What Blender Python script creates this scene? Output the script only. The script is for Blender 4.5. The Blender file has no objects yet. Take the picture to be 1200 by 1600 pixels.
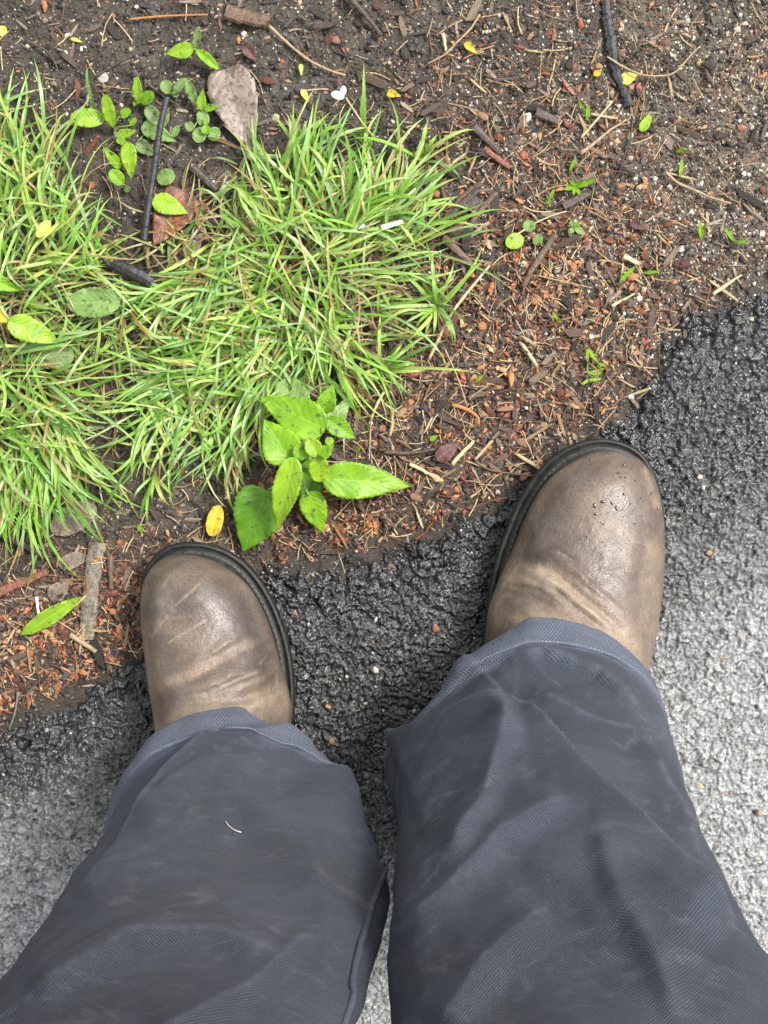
import bpy, bmesh, math, random
import numpy as np
from mathutils import Vector, Matrix
random.seed(7)
rng = np.random.default_rng(11)
scene = bpy.context.scene
COL = scene.collection

# ---------------------------------------------------------------- camera
CAM_H = 1.1          # lens height above the ground, metres
S0 = 2300.0          # photograph pixels (1200 wide) per metre on the ground
cam_d = bpy.data.cameras.new('camera')
cam_d.sensor_fit = 'HORIZONTAL'; cam_d.sensor_width = 36.0
cam_d.lens = 36.0 * CAM_H / (1200.0 / S0)
cam_d.clip_start = 0.01; cam_d.clip_end = 200.0
cam = bpy.data.objects.new('camera', cam_d); COL.objects.link(cam)
cam.location = (0, 0, CAM_H)
scene.camera = cam
scene.render.resolution_x = 768; scene.render.resolution_y = 1024

# ---------------------------------------------------------------- sky, sun, exposure
SUN_ELEV, SUN_AZ = math.radians(58), math.radians(62)     # azimuth clockwise from +Y
world = bpy.data.worlds.new("World"); scene.world = world; world.use_nodes = True
wn = world.node_tree; wn.nodes.clear()
wo = wn.nodes.new('ShaderNodeOutputWorld'); wb = wn.nodes.new('ShaderNodeBackground')
sky = wn.nodes.new('ShaderNodeTexSky'); sky.sky_type = 'NISHITA'; sky.sun_disc = False
sky.sun_elevation = SUN_ELEV; sky.sun_rotation = SUN_AZ; sky.dust_density = 4.0; sky.air_density = 1.0
hs = wn.nodes.new('ShaderNodeHueSaturation'); hs.inputs['Saturation'].default_value = 0.22
wn.links.new(sky.outputs[0], hs.inputs['Color']); wn.links.new(hs.outputs[0], wb.inputs['Color'])
wn.links.new(wb.outputs[0], wo.inputs[0]); wb.inputs['Strength'].default_value = 0.13
sun_d = bpy.data.lights.new('sun', 'SUN'); sun_d.energy = 1.5; sun_d.angle = math.radians(10); sun_d.color = (1.0, 0.965, 0.91)
sun = bpy.data.objects.new('sun', sun_d); COL.objects.link(sun)
sv = Vector((math.sin(SUN_AZ) * math.cos(SUN_ELEV), math.cos(SUN_AZ) * math.cos(SUN_ELEV), math.sin(SUN_ELEV)))
sun.rotation_euler = sv.to_track_quat('Z', 'Y').to_euler()
scene.view_settings.view_transform = 'Standard'; scene.view_settings.look = 'None'
scene.view_settings.exposure = 1.32; scene.view_settings.gamma = 1.0; scene.view_settings.use_curve_mapping = False

# ---------------------------------------------------------------- helpers
def G(px, py, z=0.0):
    """place marked on the photograph -> metres, at height z"""
    k = (1 - z / CAM_H) / S0
    return Vector(((px - 600) * k, (800 - py) * k, z))

def tag(o, label=None, cat=None, group=None, kind=None):
    if label: o['label'] = label
    if cat: o['category'] = cat
    if group: o['group'] = group
    if kind: o['kind'] = kind
    return o

def link(o, parent=None):
    COL.objects.link(o)
    if parent is not None: o.parent = parent
    return o

def empty(name, loc=(0, 0, 0), parent=None):
    o = bpy.data.objects.new(name, None); o.empty_display_size = 0.02
    o.location = loc
    return link(o, parent)

def np_mesh(name, V, F, mat=None, parent=None, smooth=True, col=None, attrs=None, uv=None, origin=None):
    """V (n,3), F (m,3|4) -> object; col (n,3|4) per vertex colour"""
    V = np.asarray(V, dtype=np.float64); F = np.asarray(F, dtype=np.int64)
    if origin is not None: V = V - np.asarray(origin)
    me = bpy.data.meshes.new(name)
    n, (m, k) = len(V), F.shape
    me.vertices.add(n); me.vertices.foreach_set('co', V.astype(np.float32).ravel())
    me.loops.add(m * k); me.loops.foreach_set('vertex_index', F.astype(np.int32).ravel())
    me.polygons.add(m); me.polygons.foreach_set('loop_start', np.arange(0, m * k, k, dtype=np.int32))
    me.polygons.foreach_set('loop_total', np.full(m, k, dtype=np.int32))
    me.polygons.foreach_set('use_smooth', np.full(m, smooth, dtype=bool))
    me.update(calc_edges=True)
    if col is not None:
        c = np.ones((n, 4), dtype=np.float32); c[:, :3] = np.asarray(col)[:, :3]
        a = me.color_attributes.new('Col', 'FLOAT_COLOR', 'POINT'); a.data.foreach_set('color', c.ravel())
    for k2, v in (attrs or {}).items():
        a = me.attributes.new(k2, 'FLOAT', 'POINT'); a.data.foreach_set('value', np.asarray(v, dtype=np.float32))
    if uv is not None:
        l = me.uv_layers.new(name='UVMap'); l.data.foreach_set('uv', np.asarray(uv, dtype=np.float32)[F.ravel()].ravel())
    if mat: me.materials.append(mat)
    o = bpy.data.objects.new(name, me)
    if origin is not None: o.location = origin
    return link(o, parent)

def grid_faces(nr, nc, closed=False):
    i = np.arange(nr - 1)[:, None]; j = np.arange(nc if closed else nc - 1)[None, :]
    a = i * nc + j; b = i * nc + (j + 1) % nc; c = (i + 1) * nc + (j + 1) % nc; d = (i + 1) * nc + j
    return np.stack([a, b, c, d], -1).reshape(-1, 4)

_T = rng.random((256, 256)); _TX = rng.random((256, 256)); _TY = rng.random((256, 256)); _TZ = rng.random((256, 256))
def vnoise(x, y, s=0):
    x = x + s * 17.31; y = y + s * 9.77
    xi = np.floor(x).astype(int); yi = np.floor(y).astype(int); fx = x - xi; fy = y - yi
    fx = fx * fx * (3 - 2 * fx); fy = fy * fy * (3 - 2 * fy)
    g = lambda a, b: _T[(xi + a) % 256, (yi + b) % 256]
    return ((g(0, 0) * (1 - fx) + g(1, 0) * fx) * (1 - fy) + (g(0, 1) * (1 - fx) + g(1, 1) * fx) * fy) * 2 - 1
def fbm(x, y, o=4, s=0, r=0.5):
    v = 0; a = 1; t = 0
    for k in range(o):
        v = v + a * vnoise(x * 2 ** k, y * 2 ** k, s + k * 3); t += a; a *= r
    return v / t
def worley(x, y, s=0):
    xi = np.floor(x).astype(int); yi = np.floor(y).astype(int)
    f1 = np.full(x.shape, 9.0); f2 = np.full(x.shape, 9.0); cid = np.zeros(x.shape); dx1 = np.zeros(x.shape); dy1 = np.zeros(x.shape)
    for a in (-1, 0, 1):
        for b in (-1, 0, 1):
            cx = (xi + a + s * 31) % 256; cy = (yi + b + s * 57) % 256
            ddx = xi + a + _TX[cx, cy] - x; ddy = yi + b + _TY[cx, cy] - y
            d = np.hypot(ddx, ddy); m = d < f1
            f2 = np.where(m, f1, np.minimum(f2, d)); cid = np.where(m, _TZ[cx, cy], cid)
            dx1 = np.where(m, ddx, dx1); dy1 = np.where(m, ddy, dy1); f1 = np.where(m, d, f1)
    return f1, f2, cid, dx1, dy1
def sstep(a, b, x):
    t = np.clip((x - a) / (b - a), 0, 1); return t * t * (3 - 2 * t)
def catmull(pts, n, closed=False):
    P = np.array(pts, dtype=float); m = len(P); out = []
    segs = m if closed else m - 1
    for i in range(segs):
        g = (lambda k: P[k % m]) if closed else (lambda k: P[min(max(k, 0), m - 1)])
        p0, p1, p2, p3 = g(i - 1), g(i), g(i + 1), g(i + 2)
        for t in np.linspace(0, 1, 24, endpoint=False):
            out.append(0.5 * (2 * p1 + (p2 - p0) * t + (2 * p0 - 5 * p1 + 4 * p2 - p3) * t * t + (3 * p1 - p0 - 3 * p2 + p3) * t ** 3))
    out.append(P[0] if closed else P[-1]); out = np.array(out)
    L = np.concatenate([[0], np.cumsum(np.linalg.norm(np.diff(out, axis=0), axis=1))])
    q = np.linspace(0, L[-1], n + 1)[:-1] if closed else np.linspace(0, L[-1], n)
    return np.stack([np.interp(q, L, out[:, k]) for k in range(out.shape[1])], -1)
def polydist(px, py, pts):
    """distance to a polyline, signed side (+ = left of travel), position along it 0..1"""
    best = np.full(px.shape, 1e9); side = np.zeros(px.shape); al = np.zeros(px.shape)
    P = np.array(pts, dtype=float); sl = np.linalg.norm(np.diff(P, axis=0), axis=1); tot = sl.sum(); acc = 0
    for i in range(len(P) - 1):
        ax, ay = P[i]; bx, by = P[i + 1]; vx, vy = bx - ax, by - ay
        t = np.clip(((px - ax) * vx + (py - ay) * vy) / (vx * vx + vy * vy), 0, 1)
        d = np.hypot(px - ax - t * vx, py - ay - t * vy); m = d < best
        best = np.where(m, d, best); side = np.where(m, -((px - ax) * vy - (py - ay) * vx) * -1, side)
        al = np.where(m, (acc + t * sl[i]) / tot, al); acc += sl[i]
    return best, np.sign(side), al

# ---------------------------------------------------------------- materials
class MT:
    def __init__(s, name):
        s.m = bpy.data.materials.new(name); s.m.use_nodes = True; s.t = s.m.node_tree; s.t.nodes.clear()
        s.out = s.n('ShaderNodeOutputMaterial'); s.b = s.n('ShaderNodeBsdfPrincipled'); s.l(s.b.outputs[0], s.out.inputs[0])
    def n(s, ty, **kw):
        x = s.t.nodes.new(ty)
        for k, v in kw.items(): setattr(x, k, v)
        return x
    def l(s, a, b): s.t.links.new(a, b)
    def set(s, k, v): s.b.inputs[k].default_value = v
    def coord(s, which='Object'): return s.n('ShaderNodeTexCoord').outputs[which]
    def noise(s, scale, detail=4, rough=.55, vec=None, dist=0.0):
        x = s.n('ShaderNodeTexNoise'); x.inputs['Scale'].default_value = scale; x.inputs['Detail'].default_value = detail
        x.inputs['Roughness'].default_value = rough; x.inputs['Distortion'].default_value = dist
        s.l(vec if vec is not None else s.coord(), x.inputs['Vector']); return x.outputs['Fac']
    def vor(s, scale, feature='F1', vec=None):
        x = s.n('ShaderNodeTexVoronoi', feature=feature); x.inputs['Scale'].default_value = scale
        s.l(vec if vec is not None else s.coord(), x.inputs['Vector']); return x.outputs['Distance']
    def ramp(s, fac, stops):
        x = s.n('ShaderNodeValToRGB'); e = x.color_ramp.elements
        while len(e) < len(stops): e.new(0.5)
        for el, (p, c) in zip(e, stops):
            el.position = p; el.color = (*c, 1) if len(c) == 3 else c
        s.l(fac, x.inputs[0]); return x.outputs[0]
    def mix(s, fac, a, b, mode='MIX'):
        x = s.n('ShaderNodeMix', data_type='RGBA', blend_type=mode)
        for v, i in ((fac, 0), (a, 6), (b, 7)):
            if isinstance(v, (int, float)): x.inputs[i].default_value = v
            elif isinstance(v, tuple): x.inputs[i].default_value = (*v, 1)
            else: s.l(v, x.inputs[i])
        return x.outputs[2]
    def math(s, op, a, b=0.0, c=0.0, clamp=False):
        x = s.n('ShaderNodeMath', operation=op, use_clamp=clamp)
        for i, v in enumerate((a, b, c)):
            if isinstance(v, (int, float)): x.inputs[i].default_value = v
            else: s.l(v, x.inputs[i])
        return x.outputs[0]
    def maprange(s, v, a, b, c=0.0, d=1.0):
        x = s.n('ShaderNodeMapRange'); s.l(v, x.inputs[0])
        for i, q in enumerate((a, b, c, d)): x.inputs[i + 1].default_value = q
        return x.outputs[0]
    def attr(s, name, out='Color'): return s.n('ShaderNodeAttribute', attribute_name=name).outputs[out]
    def scale(s, sc, vec=None):
        x = s.n('ShaderNodeMapping'); x.inputs['Scale'].default_value = sc; s.l(vec if vec is not None else s.coord(), x.inputs[0]); return x.outputs[0]
    def bump(s, h, dist, strength=1.0, prev=None):
        x = s.n('ShaderNodeBump'); x.inputs['Strength'].default_value = strength; x.inputs['Distance'].default_value = dist
        s.l(h, x.inputs['Height'])
        if prev is not None: s.l(prev, x.inputs['Normal'])
        return x.outputs[0]
    def color(s, c): s.l(c, s.b.inputs['Base Color'])
    def rough(s, r):
        if isinstance(r, (int, float)): s.set('Roughness', r)
        else: s.l(r, s.b.inputs['Roughness'])
    def normal(s, n): s.l(n, s.b.inputs['Normal'])

def mat_soil():
    m = MT('wet_soil'); c = m.attr('Col')
    n = m.noise(900, 5, .65); c2 = m.mix(1.0, c, m.ramp(n, [(.3, (.45, .45, .45)), (.5, (.95, .93, .9)), (.72, (1.9, 1.75, 1.6))]), 'MULTIPLY')
    m.color(c2); m.rough(m.maprange(m.noise(120, 3), .3, .7, .22, .7))
    m.normal(m.bump(m.noise(700, 5, .7), .0016, 1.0)); m.set('Specular IOR Level', .6)
    return m.m
def mat_road():
    m = MT('asphalt'); dry = m.attr('dry', 'Fac'); st = m.attr('stone', 'Fac')  # 'dry' weights a painted sky reflection that lightens the base colour
    dark_c = m.ramp(st, [(0, (.004, .004, .004)), (.45, (.012, .0125, .0125)), (.8, (.035, .036, .034)), (1, (.085, .085, .075))])
    refl_c = m.ramp(st, [(0, (.045, .047, .047)), (.14, (.17, .176, .175)), (.5, (.27, .278, .273)), (1, (.42, .425, .41))])
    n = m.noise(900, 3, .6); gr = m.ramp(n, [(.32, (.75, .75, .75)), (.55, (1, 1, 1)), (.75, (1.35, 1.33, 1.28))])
    c = m.mix(1.0, m.mix(dry, dark_c, refl_c), gr, 'MULTIPLY')  # dry blends in the painted sky reflection
    dust = m.math('MULTIPLY', m.ramp(m.noise(260, 3, .6, dist=1.0), [(.56, (0, 0, 0)), (.64, (1, 1, 1))]), .35)
    c = m.mix(m.math('MULTIPLY', dust, m.math('ADD', m.math('MULTIPLY', dry, .7), .12)), c, (.36, .33, .25))  # more dust colour where the sky reflection is painted
    m.color(c); m.rough(m.math('ADD', m.maprange(m.noise(300, 3), .3, .7, .06, .18), m.math('MULTIPLY', dry, .10)))  # slightly rougher where the sky reflection is painted
    m.normal(m.bump(m.noise(420, 3, .55, dist=1.2), .0012, 1.0)); m.set('Specular IOR Level', .85)
    return m.m
def mat_vcol(name, rough=.5, spec=.5, bump=.0004, bs=1500, var=.35, sub=0.0, stretch=None):
    m = MT(name); c = m.attr('Col')
    v = m.scale(stretch) if stretch else None
    n = m.noise(bs, 3, .6, vec=v)
    c = m.mix(1.0, c, m.ramp(n, [(.3, (1 - var,) * 3), (.7, (1 + var,) * 3)]), 'MULTIPLY')
    m.color(c); m.rough(rough); m.set('Specular IOR Level', spec)
    m.normal(m.bump(n, bump, 1.0))
    if sub: 
        tr = m.n('ShaderNodeBsdfTranslucent'); m.l(c, tr.inputs[0]); mx = m.n('ShaderNodeMixShader'); mx.inputs[0].default_value = sub
        m.l(m.b.outputs[0], mx.inputs[1]); m.l(tr.outputs[0], mx.inputs[2]); m.l(mx.outputs[0], m.out.inputs[0])
    return m.m
def mat_leaf(name, c1, c2, vein, spots=0.0, sub=.3, rough=.42, spotcol=(.05, .05, .03)):
    m = MT(name); uv = m.n('ShaderNodeSeparateXYZ'); m.l(m.coord('UV'), uv.inputs[0])
    s = m.math('ABSOLUTE', m.math('SUBTRACT', uv.outputs[0], .5)); t = uv.outputs[1]
    ph = m.math('FRACT', m.math('SUBTRACT', m.math('MULTIPLY', t, 8.0), m.math('MULTIPLY', s, 4.5)))
    side = m.math('LESS_THAN', m.math('ABSOLUTE', m.math('SUBTRACT', ph, .5)), .055)
    mid = m.math('LESS_THAN', s, .018)
    v = m.math('MAXIMUM', m.math('MULTIPLY', side, .30), mid)
    base = m.mix(m.maprange(m.noise(70, 4, .6), .35, .65), c1, c2)
    base = m.mix(m.math('MULTIPLY', v, .55), base, vein)
    if spots:
        sp = m.ramp(m.noise(260, 4, .7), [(.60 - spots * .1, (0, 0, 0)), (.66 - spots * .1, (1, 1, 1))])
        base = m.mix(m.math('MULTIPLY', sp, .8), base, spotcol)
    m.color(base); m.rough(m.maprange(m.noise(90, 3), .3, .7, rough - .08, rough + .15))
    puff = m.math('ADD', m.math('MULTIPLY', m.noise(260, 3, .6), .6), m.math('MULTIPLY', m.math('ABSOLUTE', m.math('SUBTRACT', ph, .5)), .8))
    m.normal(m.bump(puff, .0005, .8))
    tr = m.n('ShaderNodeBsdfTranslucent'); m.l(m.mix(.5, base, (c2[0] * 1.6, c2[1] * 1.5, c2[2])), tr.inputs[0]); mx = m.n('ShaderNodeMixShader'); mx.inputs[0].default_value = sub
    m.l(m.b.outputs[0], mx.inputs[1]); m.l(tr.outputs[0], mx.inputs[2]); m.l(mx.outputs[0], m.out.inputs[0])
    return m.m
def mat_bark(name, c1, c2, rough=.45, sc=220, st=(1, 1, 1), bump=.0015):
    m = MT(name); v = m.scale(st); n = m.noise(sc, 5, .65, vec=v)
    m.color(m.ramp(n, [(.3, c1), (.7, c2)])); m.rough(rough); m.normal(m.bump(n, bump)); return m.m
def mat_leather():
    m = MT('worn_leather'); wear = m.attr('wear', 'Fac'); dark = m.attr('dark', 'Fac'); scr = m.attr('scratch', 'Fac')
    n = m.noise(24, 7, .68, dist=.6); n2 = m.noise(60, 5, .65)
    base = m.ramp(n, [(.32, (.062, .045, .040)), (.5, (.108, .080, .062)), (.68, (.155, .120, .094))])
    base = m.mix(m.math('MULTIPLY', m.maprange(n2, .45, .7), .55), base, (.135, .118, .108))
    base = m.mix(m.math('MULTIPLY', wear, m.maprange(m.noise(150, 5, .7), .25, .65, .35, 1.0)), base, (.29, .22, .155))
    pch = m.ramp(m.noise(75, 6, .75, dist=.8), [(.52, (0, 0, 0)), (.62, (1, 1, 1))])
    base = m.mix(m.math('MULTIPLY', pch, .30), base, (.060, .048, .043))
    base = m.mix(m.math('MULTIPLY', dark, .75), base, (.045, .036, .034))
    fine = m.ramp(m.noise(750, 5, .7), [(.3, (.66, .66, .66)), (.5, (1, 1, 1)), (.7, (1.32, 1.3, 1.27))])
    base = m.mix(1.0, base, fine, 'MULTIPLY')
    dust = m.ramp(m.noise(900, 4, .75), [(.66, (0, 0, 0)), (.75, (1, 1, 1))])
    base = m.mix(m.math('MULTIPLY', dust, m.maprange(m.noise(22, 2), .45, .65, 0.0, .45)), base, (.42, .35, .26))
    fs = m.noise(700, 2, .5, vec=m.scale((.35, 2.2, 1)))
    fsl = m.ramp(fs, [(.69, (0, 0, 0)), (.74, (1, 1, 1))])
    base = m.mix(m.math('MULTIPLY', fsl, m.maprange(m.noise(35, 2), .42, .62, 0.0, .6)), base, (.36, .29, .22))
    base = m.mix(m.math('MULTIPLY', scr, .8), base, (.40, .31, .22))
    m.color(base); m.rough(m.math('ADD', m.maprange(m.noise(34, 6, .7), .35, .65, .27, .55), m.math('MULTIPLY', wear, .15)))
    b1 = m.bump(m.vor(900), .0003, .5); m.normal(m.bump(m.noise(90, 5, .6), .0016, .5, b1)); m.set('Specular IOR Level', .45)
    return m.m
def mat_canvas():
    m = MT('canvas'); uv = m.n('ShaderNodeSeparateXYZ'); m.l(m.coord('UV'), uv.inputs[0])
    wob = m.math('MULTIPLY', m.noise(40, 3), .0006)
    u = m.math('ADD', uv.outputs[0], wob); v = m.math('ADD', uv.outputs[1], wob)
    P = 2 * math.pi / .0014
    a = m.math('SINE', m.math('MULTIPLY', u, P)); b = m.math('SINE', m.math('MULTIPLY', v, P * .55))
    w = m.math('ADD', m.math('MULTIPLY', m.math('MULTIPLY', a, b), .5), .5)
    fade = m.attr('fade', 'Fac')
    n = m.noise(9, 5, .6)
    base = m.ramp(n, [(.3, (.034, .039, .050)), (.5, (.047, .053, .069)), (.72, (.070, .077, .099))])
    base = m.mix(m.math('MULTIPLY', m.maprange(m.noise(14, 4, .65, dist=.5), .52, .72), .5), base, (.046, .052, .050))
    base = m.mix(m.math('MULTIPLY', fade, .8), base, (.125, .138, .175))
    smud = m.ramp(m.noise(32, 6, .72, dist=1.2), [(.55, (0, 0, 0)), (.70, (1, 1, 1))])
    base = m.mix(m.math('MULTIPLY', smud, .34), base, (.15, .155, .165))
    base = m.mix(1.0, base, m.ramp(w, [(0, (.70, .70, .71)), (.55, (.96, .96, .96)), (1, (1.65, 1.65, 1.7))]), 'MULTIPLY')
    base = m.mix(1.0, base, m.ramp(m.noise(1200, 3, .6), [(.3, (.72, .72, .72)), (.7, (1.3, 1.3, 1.3))]), 'MULTIPLY')
    m.color(base); m.rough(.85); m.set('Specular IOR Level', .12); m.set('Sheen Weight', .04); m.set('Sheen Roughness', .4)
    b1 = m.bump(w, .00035, .8); m.normal(m.bump(m.noise(55, 5, .6), .0022, .6, b1))
    return m.m
def mat_rubber():
    m = MT('sole_rubber'); n = m.noise(160, 5, .65)
    m.color(m.ramp(n, [(.3, (.006, .007, .006)), (.5, (.012, .013, .011)), (.66, (.024, .025, .019)), (.78, (.09, .08, .055))])); m.rough(m.maprange(n, .3, .7, .38, .6)); m.set('Specular IOR Level', .35)
    m.normal(m.bump(n, .001, .6)); return m.m
def mat_plain(name, c, rough=.5, **kw):
    m = MT(name); n = m.noise(kw.get('sc', 300), 4); v = kw.get('var', .25)
    m.color(m.mix(1.0, c, m.ramp(n, [(.3, (1 - v,) * 3), (.7, (1 + v,) * 3)]), 'MULTIPLY')); m.rough(rough)
    m.normal(m.bump(n, kw.get('bump', .0004))); return m.m
def mat_drop():
    m = MT('water_drop'); m.color(m.ramp(m.noise(400), [(.3, (.03, .02, .018)), (.7, (.05, .035, .03))])); m.rough(.06); m.set('Coat Weight', .5); return m.m

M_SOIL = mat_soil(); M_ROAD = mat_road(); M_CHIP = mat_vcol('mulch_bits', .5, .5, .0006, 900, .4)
M_GRIT = mat_vcol('grit', .45, .5, .0003, 1500, .25); M_GRASS = mat_vcol('grass_blade', .34, .5, .0002, 500, .14, .30)
M_LEATHER = mat_leather(); M_CANVAS = mat_canvas(); M_RUBBER = mat_rubber()
M_THREAD = mat_plain('thread', (.065, .06, .045), .7); M_BTHREAD = mat_plain('blue_thread', (.16, .18, .22), .8)
M_DROP = mat_drop()
L_BRIGHT = mat_leaf('leaf_bright', (.15, .33, .008), (.25, .46, .012), (.34, .55, .05), .15)
L_LIME = mat_leaf('leaf_lime', (.22, .40, .015), (.33, .52, .03), (.42, .58, .10), .1)
L_DARK = mat_leaf('leaf_dark', (.085, .23, .010), (.14, .32, .014), (.18, .36, .06), .2)
L_PALE = mat_leaf('leaf_pale', (.16, .29, .06), (.26, .40, .11), (.36, .48, .20), .55, spotcol=(.09, .10, .05))
L_DULL = mat_leaf('leaf_dull', (.16, .25, .07), (.25, .34, .12), (.3, .38, .18), .5, spotcol=(.05, .045, .035))
L_YELLOW = mat_leaf('leaf_yellow', (.60, .44, .02), (.70, .55, .05), (.8, .66, .15), .1)
L_PALEY = mat_leaf('leaf_pale_yellow', (.58, .60, .10), (.66, .66, .14), (.75, .75, .3), 0)
L_ORANGE = mat_leaf('leaf_orange', (.26, .075, .022), (.16, .07, .04), (.34, .16, .08), 1.2, .1, spotcol=(.05, .03, .022))
L_DEAD = mat_leaf('leaf_dead', (.15, .11, .08), (.25, .20, .16), (.09, .065, .05), .7, .05, .4, spotcol=(.06, .045, .035))
L_MAROON = mat_leaf('leaf_maroon', (.085, .03, .026), (.13, .05, .04), (.2, .1, .08), .6, .1, spotcol=(.04, .02, .018))

# ---------------------------------------------------------------- ground: soil sheet and road sheet
EDGE = np.array([(-1500, 1850), (-400, 1330), (-150, 1190), (0, 1125), (100, 1085), (200, 1025), (300, 950), (390, 890), (500, 868), (620, 842), (740, 795),
                 (810, 745), (865, 700), (940, 655), (1000, 610), (1040, 545), (1085, 495), (1140, 465), (1200, 428), (1350, 330), (1600, 190), (3000, -600)], dtype=float)
EX = (EDGE[:, 0] - 600) / S0; EY = (800 - EDGE[:, 1]) / S0
def edge_d(x, y):
    """metres into the road (negative on the soil side)"""
    ey = np.interp(x, EX, EY)
    ey = np.where(x < EX[0], EY[0] + (x - EX[0]) * .55, ey); ey = np.where(x > EX[-1], EY[-1] + (x - EX[-1]) * .57, ey)
    return (ey - y) * .84
def axis(lo, hi, step, far, g=1.065):
    core = np.arange(lo, hi + step / 2, step); out = [core]; s = step; p = []
    v = hi
    while v < far: s *= g; v += s; p.append(v)
    q = []; s = step; v = lo
    while v > -far: s *= g; v -= s; q.append(v)
    return np.concatenate([np.array(q[::-1]), core, np.array(p)])
GX = axis(-.30, .30, .00085, 45); GY = axis(-.38, .38, .00085, 45)
XX, YY = np.meshgrid(GX, GY)
near = np.clip(1 - (np.maximum(np.abs(XX), np.abs(YY)) - .5) / 1.5, 0, 1)
ED = edge_d(XX, YY) + (.0055 * fbm(XX * 42, YY * 42, 5, 5, .7) + .004 * fbm(XX * 240, YY * 240, 3, 6)) * near
PXX = 600 + XX * S0; PYY = 800 - YY * S0
def blob(px, py, cx, cy, rx, ry, ang=0):
    a = math.radians(ang); dx = px - cx; dy = py - cy
    u = (dx * math.cos(a) + dy * math.sin(a)) / rx; v = (-dx * math.sin(a) + dy * math.cos(a)) / ry
    return np.exp(-(u * u + v * v))
def soil_h(x, y, ed):
    h = .0045 * fbm(x * 22, y * 22, 3, 1) + .0030 * fbm(x * 90, y * 90, 4, 2, .6)
    f1, f2, cid, _, _ = worley(x * 160 + .8 * vnoise(x * 90, y * 90, 7), y * 160, 3)
    h = h + .0022 * (cid - .4) * sstep(0, .3, f2 - f1) + .0011 * np.abs(fbm(x * 420, y * 420, 2, 9))
    h = h - .0035 - .006 * sstep(0, .03, ed) * 1.0
    return h
def soil_only(x, y): 
    x = np.asarray(x, float); y = np.asarray(y, float)
    return soil_h(x, y, edge_d(x, y))
near_s = near
HS = soil_h(XX, YY, ED) * np.where(near > 0, near, 0) + (-.003) * (1 - near)
HS = np.where(ED > .03, HS - .02, HS)
def road_h(x, y, ed):
    wx = x + .0042 * fbm(x * 120, y * 120, 3, 21); wy = y + .0042 * fbm(x * 120, y * 120, 3, 22)
    f1, f2, cid, dx, dy = worley(wx * 135, wy * 135, 1)
    plate = sstep(.0, .22, f2 - f1)
    tilt = (dx * (cid - .5) + dy * (((cid * 7.3) % 1) - .5)) * 1.0
    g1, g2, gid, gx, gy = worley(wx * 290 + .8 * vnoise(x * 200, y * 200, 31), wy * 290 + .8 * vnoise(x * 210, y * 190, 32), 2)
    pl2 = sstep(.0, .26, g2 - g1); tilt2 = gx * (gid - .5) + gy * (((gid * 5.1) % 1) - .5)
    qx = x * 135 + 1.1 * vnoise(x * 420, y * 420, 36); qy = y * 135 + 1.1 * vnoise(x * 420, y * 420, 37)
    v1 = fbm(qx, qy, 2, 38); cr = np.exp(-(v1 / .13) ** 2) * sstep(-.25, .2, vnoise(x * 170, y * 170, 39))
    v2 = vnoise(qx * 1.9 + 7, qy * 1.9, 40); cr2 = np.exp(-(v2 / .17) ** 2) * sstep(-.2, .3, vnoise(x * 260, y * 260, 44))
    rough = 1 - .45 * sstep(.03, .12, ed)
    h = .0013 * plate * (.4 + cid) + .0022 * tilt * rough + .0013 * pl2 * (.2 + gid * 1.2) + .0020 * tilt2
    h = h - .0018 * cr - .0009 * cr2 + .0016 * fbm(x * 60, y * 60, 3, 24) * rough + .0004 * fbm(x * 500, y * 500, 2, 25)
    lump = .0055 * fbm(x * 70, y * 70, 3, 27) + .006 * (cid - .5) * plate
    e = sstep(.045, .0, ed)
    h = h + lump * e - .0025 - .009 * sstep(.016, -.012, ed)
    return h, np.clip((.02 + .62 * pl2 * (.35 + gid) * (.35 + .65 * plate) + .30 * cid * plate + .06 * vnoise(x * 600, y * 600, 45)) * (1 - .75 * cr) * (1 - .5 * cr2), 0, 1)
HR, STN = road_h(XX, YY, ED)
HR = HR * np.maximum(near, .0) - .001 * (1 - near) - .02 * sstep(-.006, -.03, ED)
def sky_refl(px, py, x, y, ed):  # paints the sky reflection into the asphalt tone; dark road edge left out
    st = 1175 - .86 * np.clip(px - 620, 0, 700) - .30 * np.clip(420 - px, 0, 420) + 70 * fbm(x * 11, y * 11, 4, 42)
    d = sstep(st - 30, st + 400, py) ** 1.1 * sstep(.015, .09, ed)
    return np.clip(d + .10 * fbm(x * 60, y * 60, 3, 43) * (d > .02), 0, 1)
REFL = sky_refl(PXX, PYY, XX, YY, ED)
nr, nc = XX.shape; FA = grid_faces(nr, nc)
edf = ED.ravel()
def cut(V, keep, **at):
    F = FA[keep]; used = np.zeros(len(V), bool); used[F.ravel()] = True
    idx = np.cumsum(used) - 1
    return V[used], idx[F], {k: v.ravel()[used] if v.ndim == 2 else v[used] for k, v in at.items()}
# soil colours: grey-brown mud upper left, red-brown mulch along the road, pale sandy grit upper right
mul = np.clip(blob(PXX, PYY, 830, 560, 260, 190, -35) + blob(PXX, PYY, 150, 970, 260, 110, -25) + blob(PXX, PYY, 560, 790, 160, 70), 0, 1)
san = np.clip(blob(PXX, PYY, 1120, 220, 220, 330), 0, 1)
base = np.array([.058, .048, .035])[None, None] * (1 + .45 * fbm(XX * 60, YY * 60, 4, 50)[..., None])
c_m = np.array([.105, .050, .028]); c_s = np.array([.175, .145, .100]); grey = np.array([.082, .079, .069])
nz = fbm(XX * 130, YY * 130, 3, 51)
base = base * (1 - .5 * mul[..., None]) + c_m * .5 * mul[..., None]
base = base * (1 - .55 * san[..., None]) + c_s * .55 * san[..., None]
gmask = sstep(.15, .5, fbm(XX * 35, YY * 35, 4, 52))[..., None] * (1 - mul[..., None]) * .6
base = base * (1 - gmask) + grey * gmask
base = base * (1 + .5 * nz[..., None]); edgedark = sstep(-.03, .01, ED)[..., None]
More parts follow.
